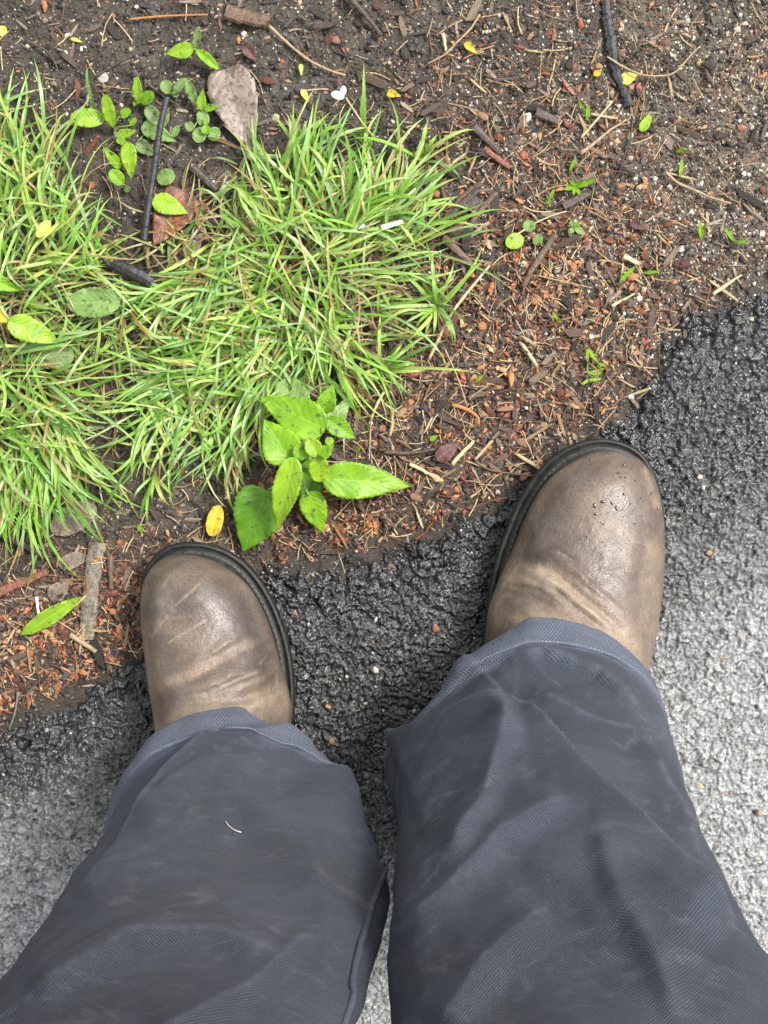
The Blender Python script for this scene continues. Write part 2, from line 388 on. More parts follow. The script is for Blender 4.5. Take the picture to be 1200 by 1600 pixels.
base = base * (1 - .6 * edgedark) + np.array([.022, .021, .019]) * .6 * edgedark
VS = np.stack([XX.ravel(), YY.ravel(), HS.ravel()], -1)
keep = (edf[FA] < .05).all(1)
v, f, a = cut(VS, keep, r=base[..., 0], g=base[..., 1], b=base[..., 2])
soil = np_mesh('soil', v, f, M_SOIL, col=np.stack([a['r'], a['g'], a['b']], -1)); tag(soil, 'wet dark brown soil verge beside the asphalt', 'soil', kind='structure')
VR = np.stack([XX.ravel(), YY.ravel(), HR.ravel()], -1)
keep = (edf[FA] > -.028).all(1)
v, f, a = cut(VR, keep, dry=REFL, stone=STN)  # 'dry' attribute holds the painted sky reflection per vertex
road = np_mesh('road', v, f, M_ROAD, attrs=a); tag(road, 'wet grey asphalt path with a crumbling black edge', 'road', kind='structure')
def ground_z(x, y):
    x = np.atleast_1d(np.asarray(x, float)); y = np.atleast_1d(np.asarray(y, float)); ed = edge_d(x, y)
    zs = soil_h(x, y, ed); zr, _ = road_h(x, y, ed)
    return np.where(ed > .0, np.maximum(zr, zs), zs)
def gz(px, py):
    p = G(px, py); return float(ground_z(p.x, p.y)[0])

# ---------------------------------------------------------------- person: boots
def offset_loop(C, d):
    """move a closed counter-clockwise or clockwise loop outwards by d"""
    T = np.roll(C, -1, 0) - np.roll(C, 1, 0); T /= np.linalg.norm(T, axis=1)[:, None] + 1e-9
    area = .5 * np.sum(C[:, 0] * np.roll(C[:, 1], -1) - C[:, 1] * np.roll(C[:, 0], -1))
    N = np.stack([T[:, 1], -T[:, 0]], -1) * (1 if area > 0 else -1)
    return C + N * (d if np.isscalar(d) else np.asarray(d)[:, None])
def resolve(obj):
    dg = bpy.context.evaluated_depsgraph_get(); dg.update()
    return bpy.data.meshes.new_from_object(obj.evaluated_get(dg))
PERSON = None
def build_boot(parent, contour, toe, heel, tc, creases, scratches, wears, darks, inner, label):
    root = empty('boot', tuple(G(*heel)), parent); root['label'] = label
    org = np.array(root.location)
    C = np.array([tuple(G(px, py, .02))[:2] for px, py in contour]); C = catmull(C, 220, True)
    toe = np.array(tuple(G(*toe, .02))[:2]); heel = np.array(tuple(G(*heel, .02))[:2]); ax = (heel - toe) / np.linalg.norm(heel - toe)
    u = (C - toe) @ ax
    spring = .007 * np.clip(1 - u / .07, 0, 1) ** 1.6
    # sole
    prof = [(-.004, .0005), (-.001, .002), (0, .005), (0, .0125), (-.0012, .0135), (-.0012, .0145), (.0003, .0155), (.0008, .0185), (.0002, .0212), (-.0010, .0222), (-.0026, .0222), (-.0031, .0204), (-.0037, .0204), (-.0042, .0228), (-.0056, .0234), (-.0075, .0232), (-.012, .0226)]
    rings = []
    for d, z in prof:
        q = offset_loop(C, d); rings.append(np.concatenate([q, (z + spring * (1 if z > .001 else 1))[:, None]], 1))
    V = np.concatenate(rings); F = grid_faces(len(prof), 220, True)
    cen = np.concatenate([C.mean(0), [.001]]); V = np.concatenate([V, [cen]])
    cap = np.array([[(k + 1) % 220, k, len(V) - 1, len(V) - 1] for k in range(220)])
    me_o = np_mesh('sole', V, F, M_RUBBER, root, origin=None)
    me_o.location = -Vector(org)
    # stitches on the welt
    sm = offset_loop(C, -.0064); bmv = []; bmf = []
    S = catmull(sm, 150, True); 
    for k in range(150):
        p = S[k]; q = S[(k + 1) % 150]; d = (q - p); L = np.linalg.norm(d); d = d / L; nrm = np.array([-d[1], d[0]])
        uu = float((p - toe) @ ax); z = .0240 + .007 * max(0, 1 - uu / .07) ** 1.6
        a = p + d * L * .14; b = p + d * L * .86
        i0 = len(bmv)
        for t, w, h in ((0, .0004, 0), (.5, .0007, .0008), (1, .0004, 0)):
            c = a + (b - a) * t
            bmv += [(*(c + nrm * w), z - .0003), (*c, z + h), (*(c - nrm * w), z - .0003)]
        for r in range(2):
            for s_ in range(2): 
                j = i0 + r * 3 + s_; bmf.append((j, j + 1, j + 4, j + 3))
    st = np_mesh('stitching', np.array(bmv), np.array(bmf), M_THREAD, root); st.location = -Vector(org)
    # upper
    inset = np.where(u < .12, .0066, .0060) + .0030 * np.clip(1 - u / .03, 0, 1)
    side = (C - toe) @ np.array([-ax[1], ax[0]]) * inner
    inset = (inset + .0032 * np.clip(side / .03, -1, 1)) * (1 - .72 * sstep(.075, .125, u) * (side > 0))
    B = offset_loop(C, -inset)
    hu = [0, .02, .05, .08, .11, .14, .18, .22, .30]; hh = [.046, .056, .063, .068, .078, .088, .096, .100, .08]
    us = np.clip(u, .050, .262); SP = toe + ax * us[:, None]; SP = SP + (C.mean(0) - toe - ax * ((C.mean(0) - toe) @ ax)) * .6
    H = np.interp(us, hu, hh); zb = .020 + spring
    rings = []
    for s in list(1 - np.cos(np.linspace(0, math.pi / 2, 26))):
        s = min(s, .995)
        q = B + (SP - B) * s
        bul = .0030 * math.exp(-((s - .03) / .05) ** 2)
        q = offset_loop(q, bul)
        z = zb + (H - zb) * (1 - (1 - s) ** 2.35) ** (1 / 2.35)
        rings.append(np.concatenate([q, z[:, None]], 1))
    bm = bmesh.new()
    for R in rings:
        for p in R: bm.verts.new(p)
    bm.verts.ensure_lookup_table(); n = 220
    for r in range(len(rings) - 1):
        for k in range(n):
            bm.faces.new([bm.verts[r * n + k], bm.verts[r * n + (k + 1) % n], bm.verts[(r + 1) * n + (k + 1) % n], bm.verts[(r + 1) * n + k]])
    bm.faces.new([bm.verts[k] for k in range(n)][::-1]); bm.faces.new([bm.verts[(len(rings) - 1) * n + k] for k in range(n)])
    # shaft
    cc = toe + ax * .222; nv = len(bm.verts); ring0 = []
    for zi, (z, ra, rb) in enumerate(((.05, .045, .055), (.09, .042, .056), (.12, .040, .046), (.15, .040, .040), (.17, .040, .038))):
        row = []
        for k in range(64):
            t = 2 * math.pi * k / 64; p = cc + (np.array(tc) - cc) * min(1, max(0, (z - .05) / .10)) + ax * (rb * math.cos(t)) + np.array([-ax[1], ax[0]]) * ra * math.sin(t)
            row.append(bm.verts.new((p[0], p[1], z)))
        ring0.append(row)
    for a_, b_ in zip(ring0[:-1], ring0[1:]):
        for k in range(64): bm.faces.new([a_[k], a_[(k + 1) % 64], b_[(k + 1) % 64], b_[k]])
    bm.faces.new(ring0[0][::-1]); bm.faces.new(ring0[-1])
    bmesh.ops.recalc_face_normals(bm, faces=bm.faces)
    me = bpy.data.meshes.new('tmp'); bm.to_mesh(me); bm.free(); t = bpy.data.objects.new('tmp', me); COL.objects.link(t)
    r = t.modifiers.new('r', 'REMESH'); r.mode = 'VOXEL'; r.voxel_size = .0013; r.use_smooth_shade = True
    s = t.modifiers.new('s', 'SMOOTH'); s.iterations = 45; s.factor = .5
    m2 = resolve(t); bpy.data.objects.remove(t)
    nv = len(m2.vertices); co = np.empty(nv * 3, np.float32); m2.vertices.foreach_get('co', co); co = co.reshape(-1, 3).astype(float)
    no = np.empty(nv * 3, np.float32); m2.vertices.foreach_get('normal', no); no = no.reshape(-1, 3)
    # even out the crown along the middle of the foot
    lu = (co[:, :2] - toe) @ ax; lv = (co[:, :2] - toe) @ np.array([-ax[1], ax[0]]); tp = (no[:, 2] > .3) & (co[:, 2] > .045)
    gu, gv = 340, 140; iu = np.clip((lu / .001 + 10).astype(int), 0, gu - 1); ivv = np.clip((lv / .001 + 70).astype(int), 0, gv - 1)
    A_ = np.zeros((gu, gv)); B_ = np.zeros((gu, gv)); np.add.at(A_, (iu[tp], ivv[tp]), co[tp, 2]); np.add.at(B_, (iu[tp], ivv[tp]), 1.0)
    ker = np.exp(-(np.arange(-18, 19) / 7.0) ** 2); ker /= ker.sum()
    bl = lambda M: np.apply_along_axis(lambda q: np.convolve(q, ker, 'same'), 1, np.apply_along_axis(lambda q: np.convolve(q, ker, 'same'), 0, M))
    bz = (bl(A_) / (bl(B_) + 1e-9))[iu, ivv]; off_c = float((C.mean(0) - toe) @ np.array([-ax[1], ax[0]])) * .6
    wgt = np.exp(-((lv - off_c) / .014) ** 4) * sstep(.035, .06, lu) * tp * (lu < .2); co[:, 2] = co[:, 2] * (1 - wgt) + bz * wgt
    k = 1 - co[:, 2] / CAM_H; px = 600 + co[:, 0] * S0 / k; py = 800 - co[:, 1] * S0 / k
    top = sstep(.0, .35, no[:, 2]); disp = np.zeros(nv)
    for pts, A, w in creases:
        d, sd, al = polydist(px, py, pts); fade = np.sin(np.clip(al, .03, .97) * math.pi) ** .6
        d = d * (1 + .25 * vnoise(px / 22, py / 22, 3))
        disp += fade * A * (-np.exp(-(d / w) ** 2) + .55 * np.exp(-((d - 2.0 * w) / (1.3 * w)) ** 2))
    disp += .0007 * fbm(px / 46, py / 46, 3, 61) + .00018 * fbm(px / 7, py / 7, 3, 62)
    co += no * (disp * top)[:, None]
    wear = np.zeros(nv); dark = np.zeros(nv); scr = np.zeros(nv)
    for pts, A, w in wears:
        d, sd, al = polydist(px, py, pts); wear = np.maximum(wear, A * np.exp(-(d / w) ** 2))
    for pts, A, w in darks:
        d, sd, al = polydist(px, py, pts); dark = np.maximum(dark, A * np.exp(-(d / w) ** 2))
    for pts, A, w in scratches:
        d, sd, al = polydist(px, py, pts); scr = np.maximum(scr, A * np.exp(-(d / w) ** 2) * (.55 + .45 * vnoise(px / 6, py / 6, 8)))
    wear = np.clip(wear + .22 * fbm(px / 40, py / 40, 4, 63) * (wear > .05), 0, 1)
    f4 = np.zeros(0)
    m2.vertices.foreach_set('co', (co - org).astype(np.float32).ravel())
    for nm, v_ in (('wear', wear), ('dark', dark), ('scratch', scr)):
        a = m2.attributes.new(nm, 'FLOAT', 'POINT'); a.data.foreach_set('value', v_.astype(np.float32))
    m2.materials.clear(); m2.materials.append(M_LEATHER); m2.update(); m2.name = 'upper'
    up = bpy.data.objects.new('upper', m2); link(up, root)
    return root, co

# body (built first so that clothing can hang from it)
def skin_body(name, verts, edges, radii, mat, parent=None, sub=2):
    me = bpy.data.meshes.new(name); me.from_pydata(verts, edges, []); o = bpy.data.objects.new(name, me); COL.objects.link(o)
    o.modifiers.new('skin', 'SKIN'); o.modifiers[0].use_smooth_shade = True
    for i, r in enumerate(radii): me.skin_vertices[0].data[i].radius = (r, r) if np.isscalar(r) else r
    me.skin_vertices[0].data[0].use_root = True
    s = o.modifiers.new('sub', 'SUBSURF'); s.levels = sub; s.render_levels = sub
    m2 = resolve(o); bpy.data.objects.remove(o); m2.materials.clear(); m2.materials.append(mat); m2.name = name
    for p in m2.polygons: p.use_smooth = True
    return link(bpy.data.objects.new(name, m2), parent)
M_SKIN = mat_plain('skin', (.42, .25, .18), .5, var=.08); M_JACKET = mat_plain('jacket_cloth', (.045, .05, .06), .85, sc=90, var=.2)
M_PHONE = mat_plain('phone_glass', (.02, .02, .022), .15, var=.05); M_HAIR = mat_plain('hair', (.05, .035, .022), .6, sc=500, var=.5)
bv = [(0, -.27, .95), (-.09, -.26, .88), (-.095, -.245, .50), (-.087, -.222, .13), (-.108, -.17, .045), (.09, -.26, .88), (.088, -.235, .50), (.095, -.168, .13), (.125, -.11, .045),
      (0, -.27, 1.15), (0, -.26, 1.38), (0, -.22, 1.50), (0, -.17, 1.58), (0, -.15, 1.68), (-.17, -.25, 1.40), (-.22, -.20, 1.17), (-.06, -.035, 1.13), (.17, -.25, 1.40), (.22, -.20, 1.17), (.06, -.035, 1.13)]
be = [(0, 1), (1, 2), (2, 3), (3, 4), (0, 5), (5, 6), (6, 7), (7, 8), (0, 9), (9, 10), (10, 11), (11, 12), (12, 13), (10, 14), (14, 15), (15, 16), (10, 17), (17, 18), (18, 19)]
br = [.10, .075, .045, .030, .014, .075, .045, .030, .014, .11, .10, .05, .075, .07, .05, .038, .024, .05, .038, .024]
person = skin_body('person', bv, be, br, M_SKIN, None, 2)
tag(person, 'person standing on the path in grey canvas trousers and brown leather boots', 'person')
jv = [bv[i] for i in (0, 9, 10, 14, 15, 16, 17, 18, 19)]; jv[5] = (-.10, -.08, 1.14); jv[8] = (.10, -.08, 1.14)
skin_body('jacket', jv, [(0, 1), (1, 2), (2, 3), (3, 4), (4, 5), (2, 6), (6, 7), (7, 8)], [(.15, .11), (.15, .12), (.15, .12), .07, .055, .042, .07, .055, .042], M_JACKET, person, 2)
hv = [(0, -.20, 1.60), (0, -.18, 1.68), (0, -.16, 1.73)]; skin_body('hair', hv, [(0, 1), (1, 2)], [.08, .088, .06], M_HAIR, person, 2)
fgv = []; fge = []; fgr = []
for sx in (-1, 1):
    for k in range(5):
        x0, y0 = sx * .062, -.045 + k * .012 if k else -.06
        a = len(fgv); ln = (.03, .045, .05, .047, .038)[k]
        fgv += [(x0, y0, 1.128), (x0 - sx * .014, y0 + .004, 1.122 + (.006 if k == 0 else 0)), (x0 - sx * ln, y0 + .012, 1.119)]; fge += [(a, a + 1), (a + 1, a + 2)]; fgr += [.010, .009, .007]
for i in range(0, len(fgv), 3):
    skin_body('finger', fgv[i:i + 3], [(0, 1), (1, 2)], fgr[i:i + 3], M_SKIN, person, 1)
bm = bmesh.new(); bmesh.ops.create_cube(bm, size=1); bmesh.ops.scale(bm, vec=(.072, .15, .008), verts=bm.verts); bmesh.ops.bevel(bm, geom=bm.edges[:], offset=.003, segments=3, affect='EDGES')
me = bpy.data.meshes.new('smartphone'); bm.to_mesh(me); bm.free(); me.materials.append(M_PHONE); ph = link(bpy.data.objects.new('smartphone', me)); ph.location = (0.0, -.055, 1.1075)
tag(ph, 'dark smartphone held flat above the boots in both hands', 'phone')

left_contour = [(298, 848), (345, 856), (386, 882), (420, 928), (444, 985), (456, 1040), (459, 1100), (452, 1200), (447, 1330), (440, 1440), (418, 1510), (380, 1535), (336, 1520), (306, 1460), (290, 1350), (262, 1210), (240, 1110), (226, 1020), (220, 945), (228, 893), (256, 859)]
right_contour = [(942, 687), (992, 703), (1021, 742), (1035, 800), (1037, 860), (1033, 930), (1018, 1010), (992, 1100), (958, 1210), (930, 1310), (900, 1358), (860, 1372), (820, 1360), (790, 1300), (768, 1200), (752, 1090), (757, 985), (771, 895), (790, 832), (815, 775), (850, 726), (892, 697)]
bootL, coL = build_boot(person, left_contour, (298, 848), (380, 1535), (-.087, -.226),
    creases=[([(300, 1040), (345, 1022), (380, 1000)], .0007, 4), ([(395, 1085), (425, 1080), (450, 1062)], .0010, 4), ([(280, 1088), (330, 1080), (372, 1066)], .0007, 4), ([(340, 1075), (370, 1062), (420, 1048)], .0009, 4), ([(400, 1020), (430, 1000)], .0007, 4), ([(258, 1070), (300, 1060), (350, 1030), (392, 1005)], .0015, 9), ([(330, 1100), (380, 1092), (425, 1070), (455, 1050)], .0022, 9), ([(250, 1100), (300, 1098), (350, 1085), (380, 1075)], .0013, 10), ([(380, 1050), (420, 1035), (450, 1010)], .0012, 8)],
    scratches=[([(262, 1005), (322, 969)], .9, 1.6), ([(275, 945), (312, 912)], .8, 1.4), ([(236, 998), (262, 962)], .8, 1.8), ([(250, 935), (272, 955)], .6, 3), ([(258, 968), (300, 962)], .5, 1.5), ([(408, 1036), (414, 1026)], .8, 2), ([(262, 925), (270, 945)], .6, 1.6),
               ([(250, 940), (262, 970)], .5, 5), ([(244, 985), (256, 955)], .5, 4), ([(308, 930), (322, 944)], .5, 1.3), ([(255, 916), (266, 899)], .5, 1.3), ([(345, 1075), (400, 1050)], .45, 2.2), ([(350, 1084), (410, 1062)], .4, 2), ([(436, 1068), (430, 1054)], .5, 1.6)],
    wears=[([(262, 1066), (310, 1048), (350, 1022), (390, 1004)], .75, 9), ([(250, 1140), (330, 1105), (430, 1090)], .75, 26), ([(240, 1010), (250, 1180)], .5, 18), ([(420, 1090), (455, 1100)], .6, 20), ([(270, 985), (330, 1010)], .4, 26)],
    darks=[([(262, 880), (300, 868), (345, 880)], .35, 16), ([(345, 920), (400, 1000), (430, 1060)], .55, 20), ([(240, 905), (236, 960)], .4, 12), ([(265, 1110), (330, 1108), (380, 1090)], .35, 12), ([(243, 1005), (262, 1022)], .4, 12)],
    inner=1, label='scuffed brown leather boot on the left foot')
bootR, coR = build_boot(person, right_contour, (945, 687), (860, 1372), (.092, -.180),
    creases=[([(830, 905), (870, 925), (915, 960), (960, 1000)], .0011, 4), ([(880, 890), (930, 930), (975, 965)], .0009, 4), ([(790, 915), (840, 922), (880, 945)], .0008, 4), ([(870, 860), (905, 885), (930, 910)], .0007, 4), ([(900, 975), (950, 1005), (985, 1030)], .0009, 4), ([(800, 872), (840, 880), (875, 900), (915, 935), (950, 965), (985, 1000)], .0023, 8), ([(785, 925), (830, 935), (870, 950)], .0015, 10), ([(800, 885), (850, 868), (885, 880)], .0013, 11), ([(850, 905), (905, 960), (960, 1000)], .0014, 7), ([(1010, 815), (1005, 880), (990, 930)], .0007, 9)],
    scratches=[([(888, 933), (938, 966)], .8, 1.6), ([(860, 905), (890, 925)], .7, 1.8), ([(872, 862), (892, 876)], .6, 1.4), ([(938, 966), (975, 990)], .5, 2), ([(840, 880), (850, 900), (880, 920)], .5, 3), ([(1005, 800), (1012, 830)], .3, 1.3), ([(952, 815), (975, 838)], .4, 3)],
    wears=[([(800, 900), (850, 895), (905, 935), (985, 1005)], .85, 22), ([(775, 950), (880, 975), (985, 1030)], .8, 28), ([(1020, 860), (1010, 980)], .5, 18), ([(915, 800), (980, 860)], .28, 40), ([(785, 910), (800, 870)], .45, 14), ([(1008, 735), (1026, 790)], .6, 6)],
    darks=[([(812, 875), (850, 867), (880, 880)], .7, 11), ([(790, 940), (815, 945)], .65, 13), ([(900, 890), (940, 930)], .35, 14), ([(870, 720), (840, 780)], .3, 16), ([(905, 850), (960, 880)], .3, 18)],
    inner=-1, label='scuffed brown leather boot on the right foot with water spots')
# water spots on the right toe
def top_z(co, px, py):
    k = 1 - co[:, 2] / CAM_H; d = np.hypot(600 + co[:, 0] * S0 / k - px, 800 - co[:, 1] * S0 / k - py)
    i = np.argsort(d)[:6]; return float(co[i, 2].max())
spots = [(929, 790, 2.6, 4), (942, 784, 4, 2.4), (956, 786, 2.4, 3), (963, 794, 2.6, 4), (931, 803, 3, 2.2), (975, 772, 2.6, 2.2), (975, 727, 2.4, 2), (966, 739, 2, 1.6), (958, 745, 1.3, 1.2), (970, 746, 1.6, 1.2), (977, 746, 1.6, 1.3), (993, 751, 1.2, 1.2), (1018, 771, 1.6, 2), (1028, 794, 2.2, 2.6),
         (938, 816, 1, 1), (943, 819, 1.2, 1), (920, 750, 1, 1), (930, 750, .9, .9), (985, 787, 1.2, 1), (1001, 779, 1, 1), (966, 776, 1, 1), (940, 804, 1, 1), (950, 801, .9, .9), (923, 718, 1.2, 1), (917, 838, 1, 1), (942, 847, 1, 1), (971, 859, .9, .9), (992, 818, 1.3, 1.2), (960, 770, .8, .8), (946, 758, .9, .8), (975, 835, .9, .8), (952, 724, .9, .9)]
iv, ifc = [], []
bm = bmesh.new(); bmesh.ops.create_icosphere(bm, subdivisions=2, radius=1); drop_me = bpy.data.meshes.new('water_drop'); 
for f_ in bm.faces: f_.smooth = True
bm.to_mesh(drop_me); bm.free(); drop_me.materials.append(M_DROP)
for k, (x, y, a, b) in enumerate(spots):
    z = top_z(coR, x, y); p = G(x, y, z + .0001); o = link(bpy.data.objects.new('water_drop', drop_me)); o.location = p; s = 1.0 / S0
    o.scale = (a * s, b * s, .00028 + .00006 * a); o.rotation_euler = (random.uniform(-.1, .1), 0, random.uniform(0, 1))
    tag(o, 'small dark bead of water on the toe of the right boot', 'water drop', 'water drops on the right boot')

# ---------------------------------------------------------------- trousers
def leg(tab, folds, side, hip):
    NT, NZ = 300, 330
    zs = np.concatenate([np.linspace(tab[0][0], .66, NZ), np.linspace(.66, .93, 40)[1:]])
    T = np.array(tab); f = lambda k: np.interp(zs, T[:, 0], T[:, k])
    def smooth(a):
        n = 14; p = np.concatenate([np.full(n, a[0]), a, np.full(n, a[-1])]); return np.convolve(p, np.ones(2 * n + 1) / (2 * n + 1), 'valid')
    cx, cy, rx, ry = [smooth(f(k)) for k in (1, 2, 3, 4)]
    th = np.linspace(0, 2 * math.pi, NT, endpoint=False); c, s = np.cos(th), np.sin(th)
    inner = sstep(-.15, .25, c * (1 if side == 0 else -1)) * sstep(-.05, .25, s)
    e = .92 + .72 * inner[None] * np.clip(1 - (zs - zs[0]) / .17, 0, 1)[:, None]
    cc = np.sign(c)[None] * np.abs(c)[None] ** e; ss = np.sign(s)[None] * np.abs(s)[None] ** e
    X = cx[:, None] + rx[:, None] * cc; Y = cy[:, None] + ry[:, None] * ss
    tl = .040 * np.clip(1 - (zs - zs[0]) / .20, 0, 1) ** 1.3
    Z = zs[:, None] + tl[:, None] * s[None] 
    Y = Y - (.017 * sstep(-.004, .024, zs - zs[0]))[:, None] * np.clip(ss, 0, 1) ** 1.5; Z = Z - (.006 * sstep(0, .02, zs - zs[0]))[:, None] * np.clip(ss, 0, 1) ** 2
    # length of cloth along the leg for the weave
    V = np.stack([X, Y, Z], -1)
    U = np.broadcast_to(th[None] / (2 * math.pi) * .49, X.shape); W = np.concatenate([np.zeros((1, NT)), np.cumsum(np.linalg.norm(np.diff(V, axis=0), axis=2), 0)], 0)
    def normals(V):
        du = np.roll(V, -1, 1) - np.roll(V, 1, 1); dv = np.gradient(V, axis=0); n = np.cross(du, dv); return n / (np.linalg.norm(n, axis=2)[..., None] + 1e-9)
    N = normals(V)
    k = 1 - Z / CAM_H; px = 600 + X * S0 / k; py = 800 - Y * S0 / k
    front = sstep(-.10, .45, N[..., 1] + .35 * N[..., 2])
    D = np.zeros(X.shape)
    for pts, A, wl, wr in folds:
        d, sd, al = polydist(px, py, pts); w = np.where(sd > 0, wl, wr); ends = sstep(0, .12, al) * sstep(1, .85, al) * .75 + .25
        ends = np.where((al <= 0) | (al >= 1), .25, ends)
        D += A * ends * np.where(sd > 0, np.exp(-(d / wl) ** (1.25 if wl > wr else 1.9)), np.exp(-(d / wr) ** (1.25 if wr > wl else 1.9)))
    D = D * front
    # loose cloth: broad waves round the leg, sag folds at the back and sides
    back = 1 - front
    D += .0035 * np.sin(th[None] * 3 + side * 1.2 + Z * 9) * sstep(.02, .2, Z - zs[0]) * (.35 + .65 * back)
    D += .004 * np.sin(Z * 95 + 1.3 * np.sin(th)[None] * 3 + side) * back * sstep(.35, .1, Z)
    D += .0022 * fbm(U * 16, W * 12, 3, 70 + side) + .0009 * fbm(U * 60, W * 45, 3, 73 + side)
    V = V + N * D[..., None]
    wid = .5 + .5 * vnoise(px / 60, py / 60, 5)
    fade = np.zeros(X.shape)
    hemw = W < .017
    fade = np.maximum(fade, .55 * sstep(.030, .012, W) * (.6 + .6 * vnoise(U * 90, W * 90, 9)))
    fade = np.maximum(fade, .8 * np.exp(-((W - .0175) / .0014) ** 2) * (.6 + .5 * vnoise(U * 300, W * 60, 10)))
    fade = np.maximum(fade, .75 * np.exp(-(W / .0014) ** 2) * (.6 + .4 * vnoise(U * 300, W * 60, 11)))
    for pts, A, wl, wr in folds:
        if A > .004:
            d, sd, al = polydist(px, py, pts); fade = np.maximum(fade, front * .38 * np.exp(-(d / 5.0) ** 2) * (.6 + .6 * vnoise(px / 9, py / 9, 12)))
    fade = np.maximum(fade, back * sstep(.22, .05, Z) * .55)
    return V, N, U, W, np.clip(fade, 0, 1)
tabL = [(.060, -.0905, -.213, .086, .093), (.085, -.089, -.214, .078, .090), (.10, -.088, -.215, .078, .088), (.15, -.0865, -.217, .083, .075), (.20, -.087, -.218, .083, .068), (.30, -.091, -.220, .081, .060),
        (.40, -.094, -.220, .078, .056), (.50, -.094, -.225, .080, .060), (.65, -.098, -.232, .088, .072), (.85, -.098, -.25, .096, .10), (.95, -.095, -.26, .10, .11)]
tabR = [(.060, .0920, -.158, .087, .093), (.10, .092, -.160, .086, .086), (.15, .0925, -.168, .082, .076), (.20, .0910, -.176, .081, .068), (.30, .0885, -.190, .081, .060),
        (.40, .0865, -.207, .081, .056), (.50, .087, -.223, .082, .058), (.65, .092, -.232, .088, .072), (.85, .095, -.25, .096, .10), (.95, .095, -.26, .10, .11)]
foldL = [([(195, 1310), (262, 1222), (318, 1166), (360, 1146), (430, 1148), (490, 1180), (535, 1232), (565, 1300)], .0095, 9, 55),
         ([(480, 1200), (520, 1270), (555, 1350), (572, 1420), (560, 1520), (540, 1640)], .0150, 9, 60),
         ([(110, 1400), (240, 1325), (380, 1290)], .0040, 40, 40), ([(40, 1560), (200, 1478), (330, 1470), (430, 1510)], .0055, 60, 16),
         ([(330, 1230), (420, 1300), (500, 1420)], .0040, 30, 34), ([(230, 1640), (380, 1560), (480, 1470)], .0045, 36, 20),
         ([(250, 1262), (320, 1205), (400, 1190)], .0030, 9, 26), ([(430, 1165), (500, 1235), (545, 1320)], .0035, 9, 24), ([(470, 1330), (500, 1440), (490, 1560)], .0035, 12, 26)]
foldR = [([(610, 1165), (690, 1140), (802, 1106)], .0120, 7, 90),
         ([(802, 1106), (850, 1165), (910, 1240), (1000, 1330), (1060, 1395), (1150, 1462)], .0170, 9, 95),
         ([(802, 1110), (795, 1180), (765, 1270), (700, 1350)], .0070, 14, 40),
         ([(890, 1285), (780, 1320), (700, 1395), (630, 1460)], .0055, 18, 34),
         ([(840, 1090), (900, 1120), (960, 1140), (1030, 1150)], .0045, 9, 26),
         ([(700, 1070), (780, 1033), (850, 1027), (930, 1058), (1008, 1125)], .0070, 34, 6),
         ([(930, 1330), (960, 1420), (1010, 1500), (1060, 1600)], .0040, 40, 16), ([(690, 1620), (760, 1500), (860, 1420)], .0050, 40, 30),
         ([(650, 1200), (720, 1185), (790, 1170)], .0018, 9, 22), ([(1005, 1160), (1045, 1240), (1090, 1330)], .0045, 10, 26), ([(840, 1150), (900, 1180), (985, 1200)], .0015, 9, 24), ([(820, 1350), (900, 1400), (960, 1480)], .0015, 30, 16)]
parts = []; trous_V = []; trous_F = []; tU = []; tfade = []; off = 0
hems = []
for tab, folds, side in ((tabL, foldL, 0), (tabR, foldR, 1)):
    V, N, U, W, fd = leg(tab, folds, side, None)
    nz, nt = V.shape[:2]
    trous_V.append(V.reshape(-1, 3)); trous_F.append(grid_faces(nz, nt, True) + off); tU.append(np.stack([U.ravel(), W.ravel()], -1)); tfade.append(fd.ravel()); off += nz * nt
    hems.append((V, N, U, W, fd))
# pelvis part of the trousers
zs = np.linspace(.80, 1.02, 24); th = np.linspace(0, 2 * math.pi, 96, endpoint=False)
rx = np.interp(zs, [.80, .88, .95, 1.02], [.17, .19, .185, .165]); ry = np.interp(zs, [.80, .88, .95, 1.02], [.09, .12, .125, .115])
PV = np.stack([rx[:, None] * np.cos(th), -.258 + ry[:, None] * np.sin(th), np.broadcast_to(zs[:, None], (24, 96))], -1)
trous_V.append(PV.reshape(-1, 3)); trous_F.append(grid_faces(24, 96, True) + off); tU.append(np.stack([np.broadcast_to(th[None] * .18, (24, 96)).ravel(), PV[..., 2].ravel()], -1)); tfade.append(np.zeros(24 * 96))
tr = np_mesh('trousers', np.concatenate(trous_V), np.concatenate(trous_F), M_CANVAS, person, attrs={'fade': np.concatenate(tfade)}, uv=np.concatenate(tU))
sd_ = tr.modifiers.new('thick', 'SOLIDIFY'); sd_.thickness = .0011; sd_.offset = -1
